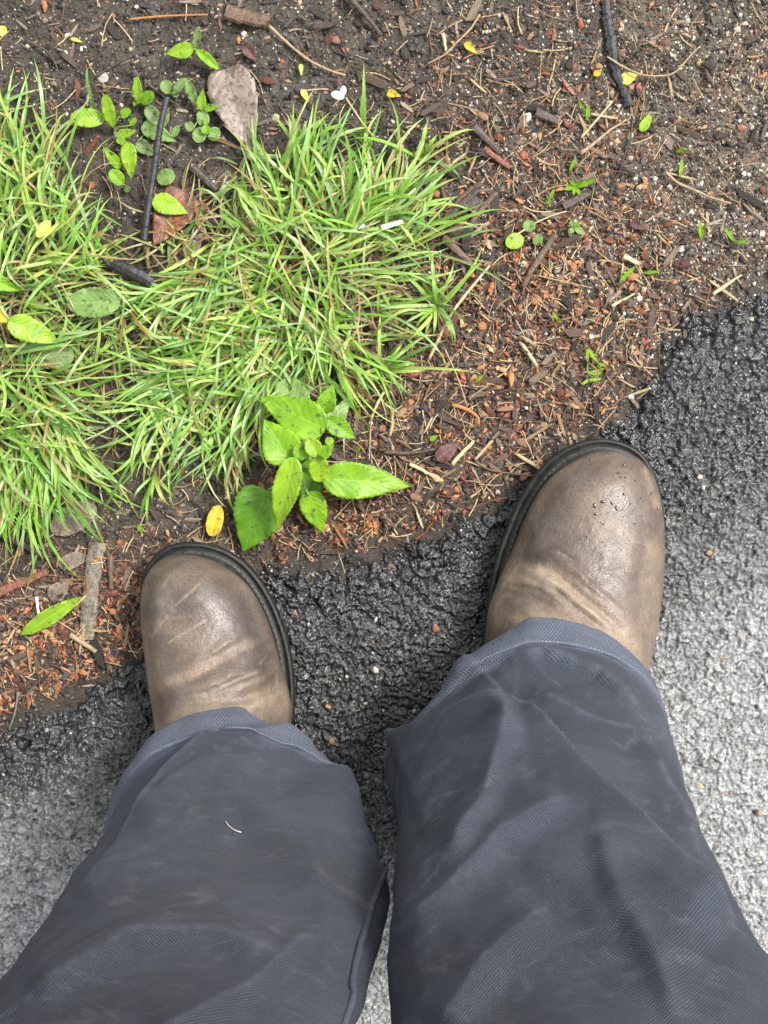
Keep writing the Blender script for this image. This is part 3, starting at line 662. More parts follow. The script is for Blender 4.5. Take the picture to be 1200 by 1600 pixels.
for (V, N, U, W, fd), nm in zip(hems, ('faded grey blue hem at the left ankle', 'faded grey blue hem at the right ankle')):
    # rows covering the lowest 17 mm, standing proud of the leg
    rows = int(np.searchsorted(W.mean(1), .017)) + 1; rr = np.linspace(0, 1, 26)
    Vr = V[:rows]; src = np.linspace(0, 1, rows)
    ii = rr * (rows - 1); i0 = np.clip(np.floor(ii).astype(int), 0, rows - 2); fr = (ii - i0)[:, None, None]
    H = Vr[i0] * (1 - fr) + Vr[i0 + 1] * fr; Nn = N[i0] * (1 - fr) + N[i0 + 1] * fr
    off_ = .0012 + .0010 * np.sin(np.clip(rr, 0, 1) * math.pi) - .0014 * (rr > .99) + .0007 * np.exp(-((rr - .9) / .05) ** 2) * -1
    ripple = .0006 * fbm(U[i0] * 120, W[i0] * 60, 2, 81)
    H = H + Nn * (off_[:, None, None] + ripple[..., None]); H[0, :, 2] -= .0008
    Ui = U[i0]; Wi = W[i0] * (1 - fr[..., 0]) + W[i0 + 1] * fr[..., 0]
    fa = .5 + .3 * np.broadcast_to(np.exp(-((rr - .88) / .05) ** 2)[:, None], Ui.shape) + .35 * np.broadcast_to(np.exp(-(rr / .08) ** 2)[:, None], Ui.shape) + .25 * fbm(Ui * 70, Wi * 200, 3, 82)
    h = np_mesh('hem', H.reshape(-1, 3), grid_faces(26, V.shape[1], True), M_CANVAS, tr, attrs={'fade': np.clip(fa, 0, 1).ravel()}, uv=np.stack([Ui.ravel() + .0004, Wi.ravel()], -1))
    h['label'] = nm; s2 = h.modifiers.new('thick', 'SOLIDIFY'); s2.thickness = .0012; s2.offset = -1
    # stitch row along the top of the hem
    line = H[22] + Nn[22] * .0003; L = len(line); bv_, bf_ = [], []
    for k in range(0, L):
        a = line[k] * .85 + line[(k + 1) % L] * .15; b = line[k] * .25 + line[(k + 1) % L] * .75; n_ = Nn[22][k]; t_ = b - a; t_ /= np.linalg.norm(t_) + 1e-9; w_ = np.cross(n_, t_) * .00035
        i = len(bv_); bv_ += [a + w_, a - w_, (a + b) / 2 + w_ + n_ * .0004, (a + b) / 2 - w_ + n_ * .0004, b + w_, b - w_]; bf_ += [(i, i + 1, i + 3, i + 2), (i + 2, i + 3, i + 5, i + 4)]
    np_mesh('stitching', np.array(bv_), np.array(bf_), M_BTHREAD, tr)
# inner leg seam of the left leg: a raised felled ridge with stitches
def tube(pts, rad, nseg=6, taper=None, closed_ends=True):
    P = np.array(pts, float); n = len(P); T = np.gradient(P, axis=0); T /= np.linalg.norm(T, axis=1)[:, None] + 1e-12
    up = np.array([0, 0, 1.0]); A = np.cross(T, up); bad = np.linalg.norm(A, axis=1) < 1e-3; A[bad] = np.cross(T[bad], [1, 0, 0]); A /= np.linalg.norm(A, axis=1)[:, None]; B = np.cross(A, T)
    R = np.broadcast_to(np.asarray(rad, float), (n,)); ang = np.linspace(0, 2 * math.pi, nseg, endpoint=False)
    V = P[:, None] + R[:, None, None] * (np.cos(ang)[None, :, None] * A[:, None] + np.sin(ang)[None, :, None] * B[:, None])
    V = V.reshape(-1, 3); F = grid_faces(n, nseg, True)
    if closed_ends:
        V = np.concatenate([V, [P[0], P[-1]]]); a, b = n * nseg, n * nseg + 1
        c0 = [[(k + 1) % nseg, k, a, a] for k in range(nseg)]; c1 = [[(n - 1) * nseg + k, (n - 1) * nseg + (k + 1) % nseg, b, b] for k in range(nseg)]
        F3 = [(x[0], x[1], x[2]) for x in c0 + c1]
        Ft = np.concatenate([F[:, [0, 1, 2]], F[:, [0, 2, 3]], np.array(F3)]); return V, Ft
    return V, F
for side_i, (col_deg) in ((0, 22),):
    V, N = hems[side_i][:2]; ci = int(col_deg / 360 * V.shape[1]); ribs = V[4:330:3, ci] + N[4:330:3, ci] * .0004
    v_, f_ = tube(ribs, .0016, 8); np_mesh('seam', v_, f_, M_CANVAS, tr)
# lint caught on the left thigh
pl = [(351, 1284), (356, 1291), (365, 1297), (377, 1301)]
k_ = hems[0][0]; kk = 1 - k_[..., 2] / CAM_H; ppx = 600 + k_[..., 0] * S0 / kk; ppy = 800 - k_[..., 1] * S0 / kk
def on_leg(V, x, y):
    kk = 1 - V[..., 2] / CAM_H; d = np.hypot(600 + V[..., 0] * S0 / kk - x, 800 - V[..., 1] * S0 / kk - y) - V[..., 1] * 400
    i = np.unravel_index(np.argmin(d), d.shape); return V[i]
lp = [on_leg(hems[0][0], x, y) + np.array([0, .0008, .0012]) for x, y in pl]
v_, f_ = tube(catmull(lp, 14), .00022, 5); lint = np_mesh('lint_fibre', v_, f_, mat_plain('lint', (.75, .72, .65), .8)); tag(lint, 'fine white fibre stuck to the left trouser leg', 'fibre')

# ---------------------------------------------------------------- leaves and plants
def leaf_arrays(L, w, serr=10, fold=.15, droop=.1, twist=0.0, shape='ovate', nseg=80, ns=11, seed=0):
    t = np.linspace(0, 1, nseg); s = np.linspace(-1, 1, ns)
    if shape == 'ovate': pr = t ** .50 * (1 - t) ** 1.15
    elif shape == 'lance': pr = t ** .7 * (1 - t) ** .75
    elif shape == 'heart': pr = (t + .02) ** .35 * (1 - t) ** .95
    else: pr = np.sqrt(np.clip(t * (1 - t), 0, 1))
    pr = pr / pr.max()
    saw = ((t * serr) % 1.0) if serr else np.zeros_like(t); edge = pr * (1 - .085 * saw)
    X = (w / 2) * s[None] * np.where(np.abs(s)[None] > .99, edge[:, None], pr[:, None] * .985)
    rs = np.random.RandomState(seed); ph = rs.rand(4) * 6
    wav = .03 * L * np.sin(t * 9 + ph[0])[:, None] * s[None] ** 2 * (.6 if s is not None else 1) + .012 * L * np.sin(t * 23 + ph[1])[:, None] * np.abs(s)[None] ** 2
    puck = .006 * L * np.sin(t[:, None] * 50 - np.abs(s)[None] * 14) * np.abs(s)[None] * (1 - np.abs(s)[None])
    Z = fold * np.abs(X) - droop * L * (t[:, None] ** 2) + droop * L * t[:, None] * .9 + wav + puck * .6 + twist * X * t[:, None]
    Y = np.broadcast_to((t * L)[:, None], X.shape)
    V = np.stack([X, Y, Z], -1).reshape(-1, 3); uv = np.stack([np.broadcast_to((s * .5 + .5)[None], X.shape), np.broadcast_to(t[:, None], X.shape)], -1).reshape(-1, 2)
    return V, grid_faces(nseg, ns), uv
def frame(b, t, roll=0.0):
    y = (t - b).normalized(); x = y.cross(Vector((0, 0, 1))).normalized(); z = x.cross(y)
    R = Matrix((x, y, z)).transposed().to_4x4()
    return Matrix.Translation(b) @ R @ Matrix.Rotation(roll, 4, 'Y')
def leaf(parent, b, t, wpx, zb, zt, mat, name='leaf', label=None, **kw):
    """b, t: where base and tip stand in the photograph; heights above the soil"""
    g0 = gz(*b); g1 = gz(*t); B = G(*b, g0 + zb); T = G(*t, g1 + zt); L = (T - B).length
    zm = (B.z + T.z) / 2; w = wpx / S0 * (1 - zm / CAM_H); roll = kw.pop('roll', 0)
    V, F, uv = leaf_arrays(L, w, seed=int(b[0] * 7 + t[1]), **kw); M = frame(B, T, roll)
    R = np.array(M.to_3x3()); W = V @ R.T + np.array(M.translation)
    org = np.array(B) if parent is None else np.zeros(3)
    o = np_mesh(name, W - org, F, mat, parent, uv=uv)
    if parent is None: o.location = B
    else: o.location = -Vector(parent.location)
    s = o.modifiers.new('thick', 'SOLIDIFY'); s.thickness = .0003
    if label: o['label'] = label
    return o
M_STEM = mat_plain('green_stem', (.16, .26, .05), .4); M_TWIG = mat_bark('twig', (.06, .035, .02), (.15, .09, .05))
def stem(parent, pts, r, mat=None, name='stem'):
    P = [tuple(G(x, y, gz(x, y) + z)) for x, y, z in pts]; P = catmull(P, max(8, len(P) * 5)); v, f = tube(P, np.linspace(r, r * .7, len(P)), 7)
    o = np_mesh(name, v, f, mat or M_STEM, parent)
    if parent is not None: o.location = -Vector(parent.location)
    return o
# the big weed by the left boot
W1 = empty('weed_plant', G(462, 725, -.001)); tag(W1, 'big bright weed with serrated pointed leaves above the left boot toe', 'plant')
stem(W1, [(463, 728, 0), (464, 722, .02), (470, 705, .045), (478, 690, .06)], .0018)
stem(W1, [(463, 726, .01), (480, 715, .03), (500, 680, .04), (505, 668, .045)], .0012)
stem(W1, [(463, 726, .01), (485, 735, .03), (506, 745, .03)], .0012); stem(W1, [(463, 726, .01), (450, 745, .02), (420, 765, .018)], .0012)
stem(W1, [(466, 726, .015), (472, 750, .025), (482, 775, .022)], .0010); stem(W1, [(470, 710, .04), (490, 670, .03), (512, 650, .025)], .0010)
stem(W1, [(463, 726, .01), (500, 735, .02), (545, 740, .016)], .0010); stem(W1, [(466, 722, .02), (480, 650, .02), (478, 622, .02)], .0010)
leaf(W1, (478, 640), (436, 596), 52, .018, .014, L_PALE, serr=9, fold=.1, shape='round', label='pale speckled leaf under the others')
leaf(W1, (455, 700), (505, 820), 52, .010, .008, L_DARK, serr=9, fold=.12, droop=.05)
leaf(W1, (513, 664), (548, 625), 30, .020, .014, L_PALE, serr=8, fold=.1)
leaf(W1, (512, 655), (556, 686), 34, .022, .016, L_BRIGHT, serr=9, fold=.2)
leaf(W1, (505, 644), (521, 600), 32, .030, .034, L_BRIGHT, serr=8, fold=.35)
leaf(W1, (540, 742), (638, 757), 44, .014, .012, L_PALE, serr=12, fold=.2, label='leaf with a dark speckled patch')
leaf(W1, (418, 766), (380, 862), 86, .020, .010, L_DARK, serr=12, fold=.12, droop=.14, shape='heart', label='darker heart shaped leaf')
leaf(W1, (482, 768), (505, 834), 44, .020, .012, L_BRIGHT, serr=10, fold=.1, droop=.12)
leaf(W1, (508, 672), (405, 620), 66, .042, .030, L_BRIGHT, serr=15, fold=.1, droop=.1, label='broad leaf with dark specks')
leaf(W1, (503, 747), (644, 759), 60, .032, .022, L_BRIGHT, serr=18, fold=.14, droop=.1, label='longest leaf pointing at the right boot')
leaf(W1, (455, 722), (412, 655), 64, .042, .040, L_BRIGHT, serr=11, fold=.18, droop=.12)
leaf(W1, (462, 716), (478, 697), 26, .05, .052, L_BRIGHT, serr=6, fold=.2, shape='round')
leaf(W1, (460, 715), (431, 832), 44, .052, .030, L_LIME, serr=16, fold=.35, droop=.22, label='narrow yellow green leaf folded along its midrib')
leaf(W1, (497, 712), (500, 753), 34, .050, .040, L_LIME, serr=8, fold=.15, shape='round')
leaf(W1, (497, 712), (482, 686), 28, .056, .060, L_LIME, serr=6, fold=.3, shape='round')
leaf(W1, (500, 712), (522, 695), 22, .056, .058, L_BRIGHT, serr=6, fold=.2)
leaf(W1, (508, 692), (521, 687), 14, .05, .05, L_LIME, serr=4, fold=.2, shape='round')

def weed(label, cen, leaves, group=None, stems=True):
    W = empty('weed_seedling', G(*cen, gz(*cen))); tag(W, label, 'weed', group)
    for (b, t, w, zb, zt, mat, kw) in leaves:
        if stems: stem(W, [(cen[0], cen[1], .001), ((cen[0] + b[0]) / 2, (cen[1] + b[1]) / 2, zb * .8), (b[0], b[1], zb)], .0007)
        leaf(W, b, t, w, zb, zt, mat, **kw)
    return W
R_ = dict(serr=0, shape='round', fold=.2); O_ = dict(serr=0, fold=.25); LN = dict(serr=0, shape='lance', fold=.3)
weed('yellow green seedling with one long oval leaf pointing left', (178, 200), [((163, 186), (110, 184), 30, .012, .016, L_LIME, R_), ((176, 198), (164, 148), 20, .012, .026, L_LIME, R_), ((183, 212), (214, 205), 16, .010, .016, L_LIME, O_), ((186, 182), (204, 172), 14, .01, .014, L_BRIGHT, R_), ((204, 196), (212, 184), 9, .008, .01, L_LIME, R_)])
weed('seedling with two drooping leaves just above the grass', (190, 225), [((200, 222), (205, 282), 25, .022, .012, L_LIME, O_), ((188, 262), (160, 228), 17, .015, .022, L_BRIGHT, O_), ((182, 216), (196, 224), 12, .014, .016, L_LIME, R_)])
weed('small round leaved seedling in the grass left of the black stick', (197, 290), [((192, 288), (172, 266), 22, .012, .016, L_BRIGHT, R_), ((196, 290), (202, 300), 10, .01, .006, L_DULL, R_)])
weed('upright pair of curled leaves left of the black stick top', (218, 160), [((216, 162), (214, 119), 15, .008, .02, L_LIME, LN), ((220, 160), (240, 146), 20, .008, .014, L_BRIGHT, R_), ((214, 164), (208, 160), 8, .006, .008, L_LIME, R_)])
weed('tall three leaved seedling at the top left', (305, 78), [((302, 77), (258, 84), 27, .016, .012, L_LIME, dict(serr=5, fold=.2)), ((305, 77), (342, 108), 15, .014, .008, L_BRIGHT, dict(serr=0, shape='lance', fold=.6)), ((305, 78), (311, 40), 13, .012, .022, L_DULL, LN)])
weed('drooping grey green leaves behind the stick top', (262, 148), [((264, 146), (256, 125), 20, .008, .012, L_PALE, R_), ((272, 145), (290, 122), 14, .012, .016, L_DULL, LN), ((290, 122), (306, 163), 16, .016, .006, L_PALE, LN), ((272, 140), (276, 152), 12, .008, .008, L_DULL, R_)])
weed('cluster of ragged small leaves right of the black stick', (316, 175), [((314, 172), (317, 138), 16, .012, .02, L_LIME, dict(serr=5, fold=.3)), ((320, 170), (342, 166), 12, .012, .014, L_BRIGHT, O_), ((314, 172), (320, 198), 20, .01, .006, L_PALE, R_), ((318, 200), (306, 222), 22, .01, .008, L_PALE, R_), ((325, 205), (344, 214), 22, .01, .006, L_PALE, R_), ((300, 205), (292, 190), 14, .008, .01, L_DULL, R_), ((322, 210), (322, 196), 16, .012, .014, L_BRIGHT, R_)])
weed('flat dull leaves lying under the black stick', (245, 190), [((228, 165), (250, 196), 22, .004, .004, L_DULL, R_), ((222, 196), (276, 222), 28, .004, .004, L_PALE, O_), ((214, 222), (242, 244), 22, .003, .004, L_DULL, O_), ((268, 215), (280, 196), 12, .005, .006, L_PALE, LN), ((255, 200), (262, 170), 12, .004, .004, L_DULL, LN)])
weed('pale round leaf beside the lower half of the stick', (262, 278), [((246, 282), (273, 272), 26, .006, .006, L_PALE, R_)])
weed('bright toothed oval leaf by the orange dead leaf', (240, 312), [((239, 311), (295, 334), 34, .012, .012, L_LIME, dict(serr=9, fold=.08, shape='ovate'))])
weed('speckled broad green leaf lying in the grass left of centre', (180, 470), [((188, 472), (106, 474), 50, .03, .024, L_PALE, dict(serr=9, fold=.1, shape='round'))])
weed('bright ruffled leaf in the grass near the left edge', (14, 500), [((13, 502), (96, 536), 42, .034, .022, L_LIME, dict(serr=10, fold=.12)), ((48, 552), (116, 556), 48, .012, .01, L_DULL, dict(serr=8, fold=.05, shape='round'))])
weed('glossy leaf tip poking in at the left edge', (-25, 430), [((-25, 432), (30, 455), 26, .03, .022, L_BRIGHT, dict(serr=0, fold=.4)), ((-12, 485), (14, 505), 22, .02, .018, L_YELLOW, O_)])
weed('tiny seedling of feathery green leaves in the mulch', (900, 292), [((900, 292), (930, 281), 9, .006, .01, L_BRIGHT, LN), ((900, 292), (880, 296), 7, .006, .008, L_BRIGHT, LN), ((900, 290), (890, 283), 6, .006, .01, L_BRIGHT, LN), ((900, 292), (906, 305), 6, .006, .006, L_BRIGHT, LN), ((898, 292), (896, 305), 5, .006, .006, L_LIME, LN), ((902, 290), (908, 281), 5, .006, .01, L_BRIGHT, LN)])
weed('pale round leaf at the left end of the dry stalk', (812, 378), [((818, 372), (790, 382), 25, .006, .008, L_LIME, R_)])
weed('rounded seedling leaf on the dry stalk above centre', (825, 355), [((825, 362), (828, 344), 20, .006, .01, L_PALE, R_)])
weed('small pale round leaf right of the dry stalk', (840, 378), [((836, 384), (844, 366), 15, .004, .006, L_PALE, R_)])
weed('four leaf clover like sprout in the red brown mulch', (896, 355), [((896, 354), (893, 343), 9, .005, .007, L_PALE, R_), ((897, 357), (888, 364), 8, .005, .006, L_PALE, R_), ((899, 356), (911, 364), 11, .005, .006, L_PALE, R_), ((899, 353), (904, 346), 8, .005, .006, L_BRIGHT, R_)])
weed('two narrow crossed sprouts where mulch meets asphalt', (918, 566), [((918, 564), (918, 544), 5, .01, .012, L_LIME, LN), ((918, 583), (940, 583), 6, .01, .012, L_LIME, LN), ((936, 580), (942, 576), 5, .01, .012, L_LIME, R_)])
weed('tall narrow green sprout pointing up left in the mulch', (935, 568), [((934, 566), (919, 544), 6, .008, .012, L_LIME, LN), ((935, 568), (946, 572), 6, .008, .010, L_BRIGHT, R_)])
weed('pair of level narrow sprouts above the right boot', (916, 592), [((918, 594), (940, 592), 5, .008, .01, L_LIME, LN), ((920, 594), (909, 600), 5, .008, .01, L_LIME, LN)])
weed('split green sprout left of the pale wood sliver', (872, 497), [((872, 500), (864, 488), 5, .006, .01, L_LIME, LN), ((872, 500), (878, 502), 4, .006, .01, L_LIME, LN)])
weed('zigzag green sprout in the gritty soil', (980, 430), [((968, 440), (992, 417), 7, .006, .01, L_BRIGHT, LN), ((980, 430), (974, 424), 4, .006, .01, L_LIME, LN)])
weed('thin level green sprout above the pale sliver', (1015, 425), [((1004, 427), (1031, 424), 5, .005, .008, L_BRIGHT, LN)])
weed('forked green seedling on grit at the far right', (1145, 372), [((1148, 378), (1132, 356), 6, .005, .008, L_BRIGHT, LN), ((1148, 378), (1172, 378), 5, .005, .008, L_BRIGHT, LN)])
weed('short upright green sprout in the grit at right', (1096, 358), [((1096, 374), (1094, 346), 8, .005, .01, L_LIME, LN), ((1096, 362), (1102, 354), 4, .005, .01, L_BRIGHT, LN)])
weed('curved pale green sprout above the dry twig', (1064, 262), [((1062, 276), (1066, 248), 6, .004, .008, L_LIME, LN)])
weed('level green leaflet above the curved sprout', (1064, 236), [((1056, 238), (1072, 231), 6, .004, .008, L_BRIGHT, LN)])
weed('bright seedling stuck upright in the mulch, upper right', (918, 178), [((918, 188), (919, 164), 7, .004, .01, L_LIME, LN), ((912, 170), (904, 160), 4, .004, .007, L_BRIGHT, R_)])
weed('forked lime seedling with a stalk in the mulch', (892, 258), [((890, 268), (900, 246), 6, .004, .009, L_LIME, LN)])
weed('green sprout left of the feathery seedling', (860, 315), [((856, 316), (867, 294), 5, .005, .01, L_LIME, LN), ((850, 318), (862, 314), 4, .004, .006, L_BRIGHT, LN)])
weed('tiny pale sprout between weed and mulch', (558, 778), [((560, 702), (566, 698), 0.1, .01, .01, L_LIME, R_), ((555, 704), (561, 700), 9, .006, .008, L_LIME, R_)], stems=False)
weed('curled green sprout under the large clump', (746, 594), [((742, 598), (756, 586), 5, .006, .01, L_LIME, LN)])
weed('small green sprout beside the maroon leaf', (676, 684), [((672, 688), (684, 680), 8, .004, .006, L_LIME, O_)])
weed('two touching lime leaflets between grass and left boot', (217, 825), [((214, 824), (221, 824), 9, .004, .006, L_LIME, R_), ((218, 826), (224, 829), 8, .004, .005, L_LIME, R_)], stems=False)

# loose leaves and petals
def fallen(name, label, b, t, w, mat, cat='leaf', z=.004, zt=None, group=None, **kw):
    o = leaf(None, b, t, w, z, z if zt is None else zt, mat, name=name, **kw); tag(o, label, cat, group); return o
fallen('fallen_leaf', 'bright green pointed leaf lying left of the left boot', (32, 992), (126, 934), 25, L_LIME, z=.006, zt=.016, serr=0, fold=.5, droop=.12, shape='lance')
fallen('petal', 'yellow petal lying above the toe of the left boot', (330, 838), (342, 790), 26, L_YELLOW, 'petal', z=.008, zt=.012, serr=0, fold=.25, shape='round')
fallen('fallen_leaf', 'small lime leaf lying in the mulch beside the dark root end', (1001, 205), (1020, 174), 15, L_LIME, z=.004, serr=0, fold=.3)
fallen('fallen_leaf', 'bright yellow green leaf lying right against the dark root', (971, 126), (996, 117), 19, L_PALEY, z=.004, serr=0, fold=.35, shape='heart')
fallen('petal', 'small round yellow petal left of the dark root', (927, 117), (938, 113), 10, L_YELLOW, 'petal', serr=3, shape='round', fold=.5)
fallen('petal', 'two lobed yellow petal at the top, right of centre', (726, 67), (745, 84), 12, L_YELLOW, 'petal', serr=3, fold=.5)
fallen('petal', 'yellow petal lying right of the white flower', (605, 145), (626, 150), 13, L_YELLOW, 'petal', serr=4, fold=.5, shape='heart')
fallen('fallen_leaf', 'thin yellow leaf upright on the soil left of the white flower', (472, 140), (482, 160), 10, L_PALEY, serr=0, fold=.3)
fallen('fallen_leaf', 'tiny yellow leaf above the white flower stalk', (470, 100), (471, 118), 7, L_PALEY, serr=0, fold=.3)
fallen('fallen_leaf', 'pale yellow leaf stuck on the grass at left', (58, 370), (78, 345), 17, L_PALEY, z=.03, serr=0, fold=.2, shape='round')
fallen('petal', 'curved yellow sliver on the bare soil at top left', (111, 60), (130, 66), 6, L_PALEY, 'petal', serr=0)
fallen('petal', 'pale buff petal on the soil at the left margin', (2, 40), (4, 56), 16, L_PALEY, 'petal', serr=0, shape='round')
fallen('dead_leaf', 'grey brown rotting leaf flat on the soil near the top', (352, 108), (394, 240), 78, L_DEAD, z=.003, zt=.006, serr=5, fold=.16, droop=.05, shape='heart')
fallen('dead_leaf', 'purplish rotting leaf scrap below the large grey one', (380, 225), (412, 250), 30, L_DEAD, z=.003, serr=5, fold=.05, shape='round')
fallen('dead_leaf', 'orange brown dead leaf with lobes beside the black stick', (290, 300), (240, 384), 66, L_ORANGE, z=.006, zt=.010, serr=3, fold=.1, droop=.05, shape='heart')
fallen('dead_leaf', 'russet leaf scrap curled at the orange leaf tip', (300, 318), (328, 326), 16, L_ORANGE, z=.005, serr=3, fold=.3)
fallen('dead_leaf', 'pinkish brown scrap of dead leaf above the orange one', (262, 318), (300, 292), 26, L_MAROON, z=.003, serr=3, fold=.1)
fallen('dead_leaf', 'brown curled leaf under the grass by the stick foot', (290, 400), (318, 362), 26, L_DEAD, z=.003, serr=3, fold=.2)
fallen('dead_leaf', 'maroon folded leaf in the mulch above the path', (682, 718), (720, 690), 26, L_MAROON, z=.005, serr=3, fold=.25)
fallen('dead_leaf', 'reddish curled leaf at the top beside the bark chip', (382, 72), (402, 96), 20, L_MAROON, z=.004, serr=3, fold=.4)
fallen('dead_leaf', 'pointed tan dead leaf right of the grass', (676, 232), (704, 270), 14, L_ORANGE, z=.006, serr=0, fold=.35, shape='lance')
fallen('dead_leaf', 'grey brown leaf scrap under the left edge grass', (78, 935), (112, 905), 30, L_DEAD, z=.003, serr=4, fold=.2)
fallen('dead_leaf', 'flat grey leaf on the mud below the grass gap', (80, 830), (150, 790), 48, L_DEAD, z=.003, serr=6, fold=.06, shape='round')
fallen('dead_leaf', 'purple grey rotting leaf above the upright bark strip', (92, 885), (132, 868), 26, L_DEAD, z=.003, serr=4, fold=.15, shape='round')
fallen('dead_leaf', 'brown leaf scrap lying against the weed at its lower left', (400, 792), (448, 842), 24, L_DEAD, z=.002, serr=4, fold=.2)
fallen('dead_leaf', 'maroon crumpled leaf scrap just below the dark grit stone', (985, 345), (1010, 360), 16, L_MAROON, z=.004, serr=3, fold=.2)

# white flower on its bent stalk
FL = empty('white_flower', G(565, 225, gz(565, 225))); tag(FL, 'small white two petalled flower on a straw stalk above the grass', 'flower')
stem(FL, [(590, 222, .01), (565, 190, .03), (540, 152, .035)], .0007, mat_plain('straw_stalk', (.42, .36, .16), .5))
M_WP = mat_leaf('white_petal', (.75, .72, .72), (.82, .80, .80), (.7, .6, .65), 0, .2)
leaf(FL, (538, 152), (518, 146), 13, .036, .038, M_WP, name='petal', serr=0, shape='round', fold=.15); leaf(FL, (536, 150), (537, 134), 10, .036, .042, M_WP, name='petal', serr=0, shape='round', fold=.15)

# ---------------------------------------------------------------- grass
def blade_list(cx, cy, n, direction, spread, lmin, lmax, z0=0.0, rise=(.003, .024), jit=17, wid=(2.6, 5.6)):
    n = max(1, int(n * .72)); lmin *= 1.0; lmax *= 1.2; spread = spread * 1.15
    out = []
    for _ in range(n):
        a = math.radians(direction + random.gauss(0, spread)); L = random.uniform(lmin, lmax)
        bx, by = cx + random.gauss(0, jit), cy + random.gauss(0, jit * .8)
        out.append((bx, by, a, L, random.uniform(*rise), random.gauss(0, .26), random.uniform(*wid)))
    return out
GREENS = [(.34, .46, .17), (.12, .24, .04), (.36, .42, .10), (.24, .40, .12), (.20, .36, .045), (.26, .43, .07), (.30, .46, .09), (.15, .29, .04), (.33, .49, .11), (.28, .43, .14), (.38, .48, .10), (.18, .36, .03)]
def build_blades(bl, dead=.05):
    VV, FF, CC = [], [], []; n = 9; off = 0
    for (bx, by, a, L, rise, bend, w) in bl:
        base = G(bx, by); zb = gz(bx, by); Lm = L / S0; wm = w / S0 * .5
        if random.random() < dead: c = random.choice([(.36, .24, .10), (.42, .34, .16), (.30, .15, .05), (.40, .36, .12)]); wm *= .7
        else: c = random.choice(GREENS); q = random.uniform(.8, 1.2); c = (c[0] * q, c[1] * q, c[2] * q)
        flip = random.uniform(.5, 1.0); pt = []
        t = np.linspace(0, 1, n); ang = a + bend * 2 * (t - .5 * 0) * t
        dx = np.cos(ang) * Lm / (n - 1); dy = -np.sin(ang) * Lm / (n - 1)
        X = base.x + np.concatenate([[0], np.cumsum(dx[1:])]); Y = base.y + np.concatenate([[0], np.cumsum(dy[1:])])
        pk = .55 + .25 * flip; Z = zb + .002 + rise * (np.sin(np.clip(t / pk, 0, 2) * math.pi / 2)) ** .8 * np.where(t > pk, 1 - .35 * ((t - pk) / (1 - pk)) ** 2, 1)
        wd = wm * np.clip(.75 + t * 1.2, 0, 1) * np.clip((1 - t) * 2.6, .03, 1) ** .8
        nx = np.sin(ang); ny = np.cos(ang); tw = random.uniform(-.5, .5); v = random.uniform(.15, .6)
        lz = tw * wd; V = np.stack([np.stack([X - nx * wd, Y - ny * wd, Z - lz + v * wd * .6], -1), np.stack([X, Y, Z], -1), np.stack([X + nx * wd, Y + ny * wd, Z + lz + v * wd * .6], -1)], 1).reshape(-1, 3)
        VV.append(V); FF.append(grid_faces(n, 3) + off); off += n * 3
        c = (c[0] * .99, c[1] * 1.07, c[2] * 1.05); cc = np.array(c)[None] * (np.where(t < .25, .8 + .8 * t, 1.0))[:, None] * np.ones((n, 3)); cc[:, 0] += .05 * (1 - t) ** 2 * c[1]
        if random.random() < .3: cc[-2:] = cc[-2:] * .5 + np.array([.40, .30, .08]) * .5
        CC.append(np.repeat(cc, 3, 0))
    return np.concatenate(VV), np.concatenate(FF), np.concatenate(CC)
# direction in image degrees: 0 = right, 90 = down, -90 = up
T = []
def tuft(*a, **k): T.extend(blade_list(*a, **k))
# upper left fringe
for cx, cy, d in ((20, 300, -70), (60, 330, -85), (105, 350, -60), (150, 340, -40), (30, 380, -100), (90, 400, -60), (140, 390, -35), (10, 250, -95), (70, 270, -105)):
    tuft(cx, cy, 34, d, 28, 60, 140, jit=20)
for cx, cy, d in ((10, 440, -40), (60, 440, -10), (120, 430, -30), (165, 420, -50), (40, 470, 20), (190, 455, 0), (150, 470, 10)): tuft(cx, cy, 34, d, 45, 50, 120, jit=22)
# centre mass
for cx, cy, d in ((470, 300, -95), (510, 320, -80), (430, 330, -115), (560, 330, -70), (600, 330, -60), (400, 360, 200), (450, 370, 215), (520, 380, -60), (560, 390, -40), (620, 380, -45), (370, 390, 170), (330, 420, 160)):
    tuft(cx, cy, 36, d, 30, 60, 140, jit=20)
for cx, cy, d in ((360, 440, 190), (420, 430, 170), (480, 430, 30), (540, 440, 20), (300, 450, 170), (260, 470, 160), (350, 490, 20), (410, 490, 140), (470, 490, 60), (520, 490, 40), (240, 520, 20), (300, 520, 10), (360, 540, 150), (430, 540, 120)):
    tuft(cx, cy, 36, d, 38, 60, 130, jit=22)
for cx, cy, d in ((480, 540, 95), (520, 540, 75), (440, 580, 100), (400, 590, 120), (350, 590, 150), (300, 580, 165), (250, 570, 15), (220, 600, 20), (380, 630, 110), (330, 630, 100), (280, 640, 120), (250, 640, 130), (420, 620, 80), (360, 670, 95), (310, 680, 105), (370, 690, 120), (230, 660, 100)):
    tuft(cx, cy, 36, d, 24, 60, 130, jit=18)
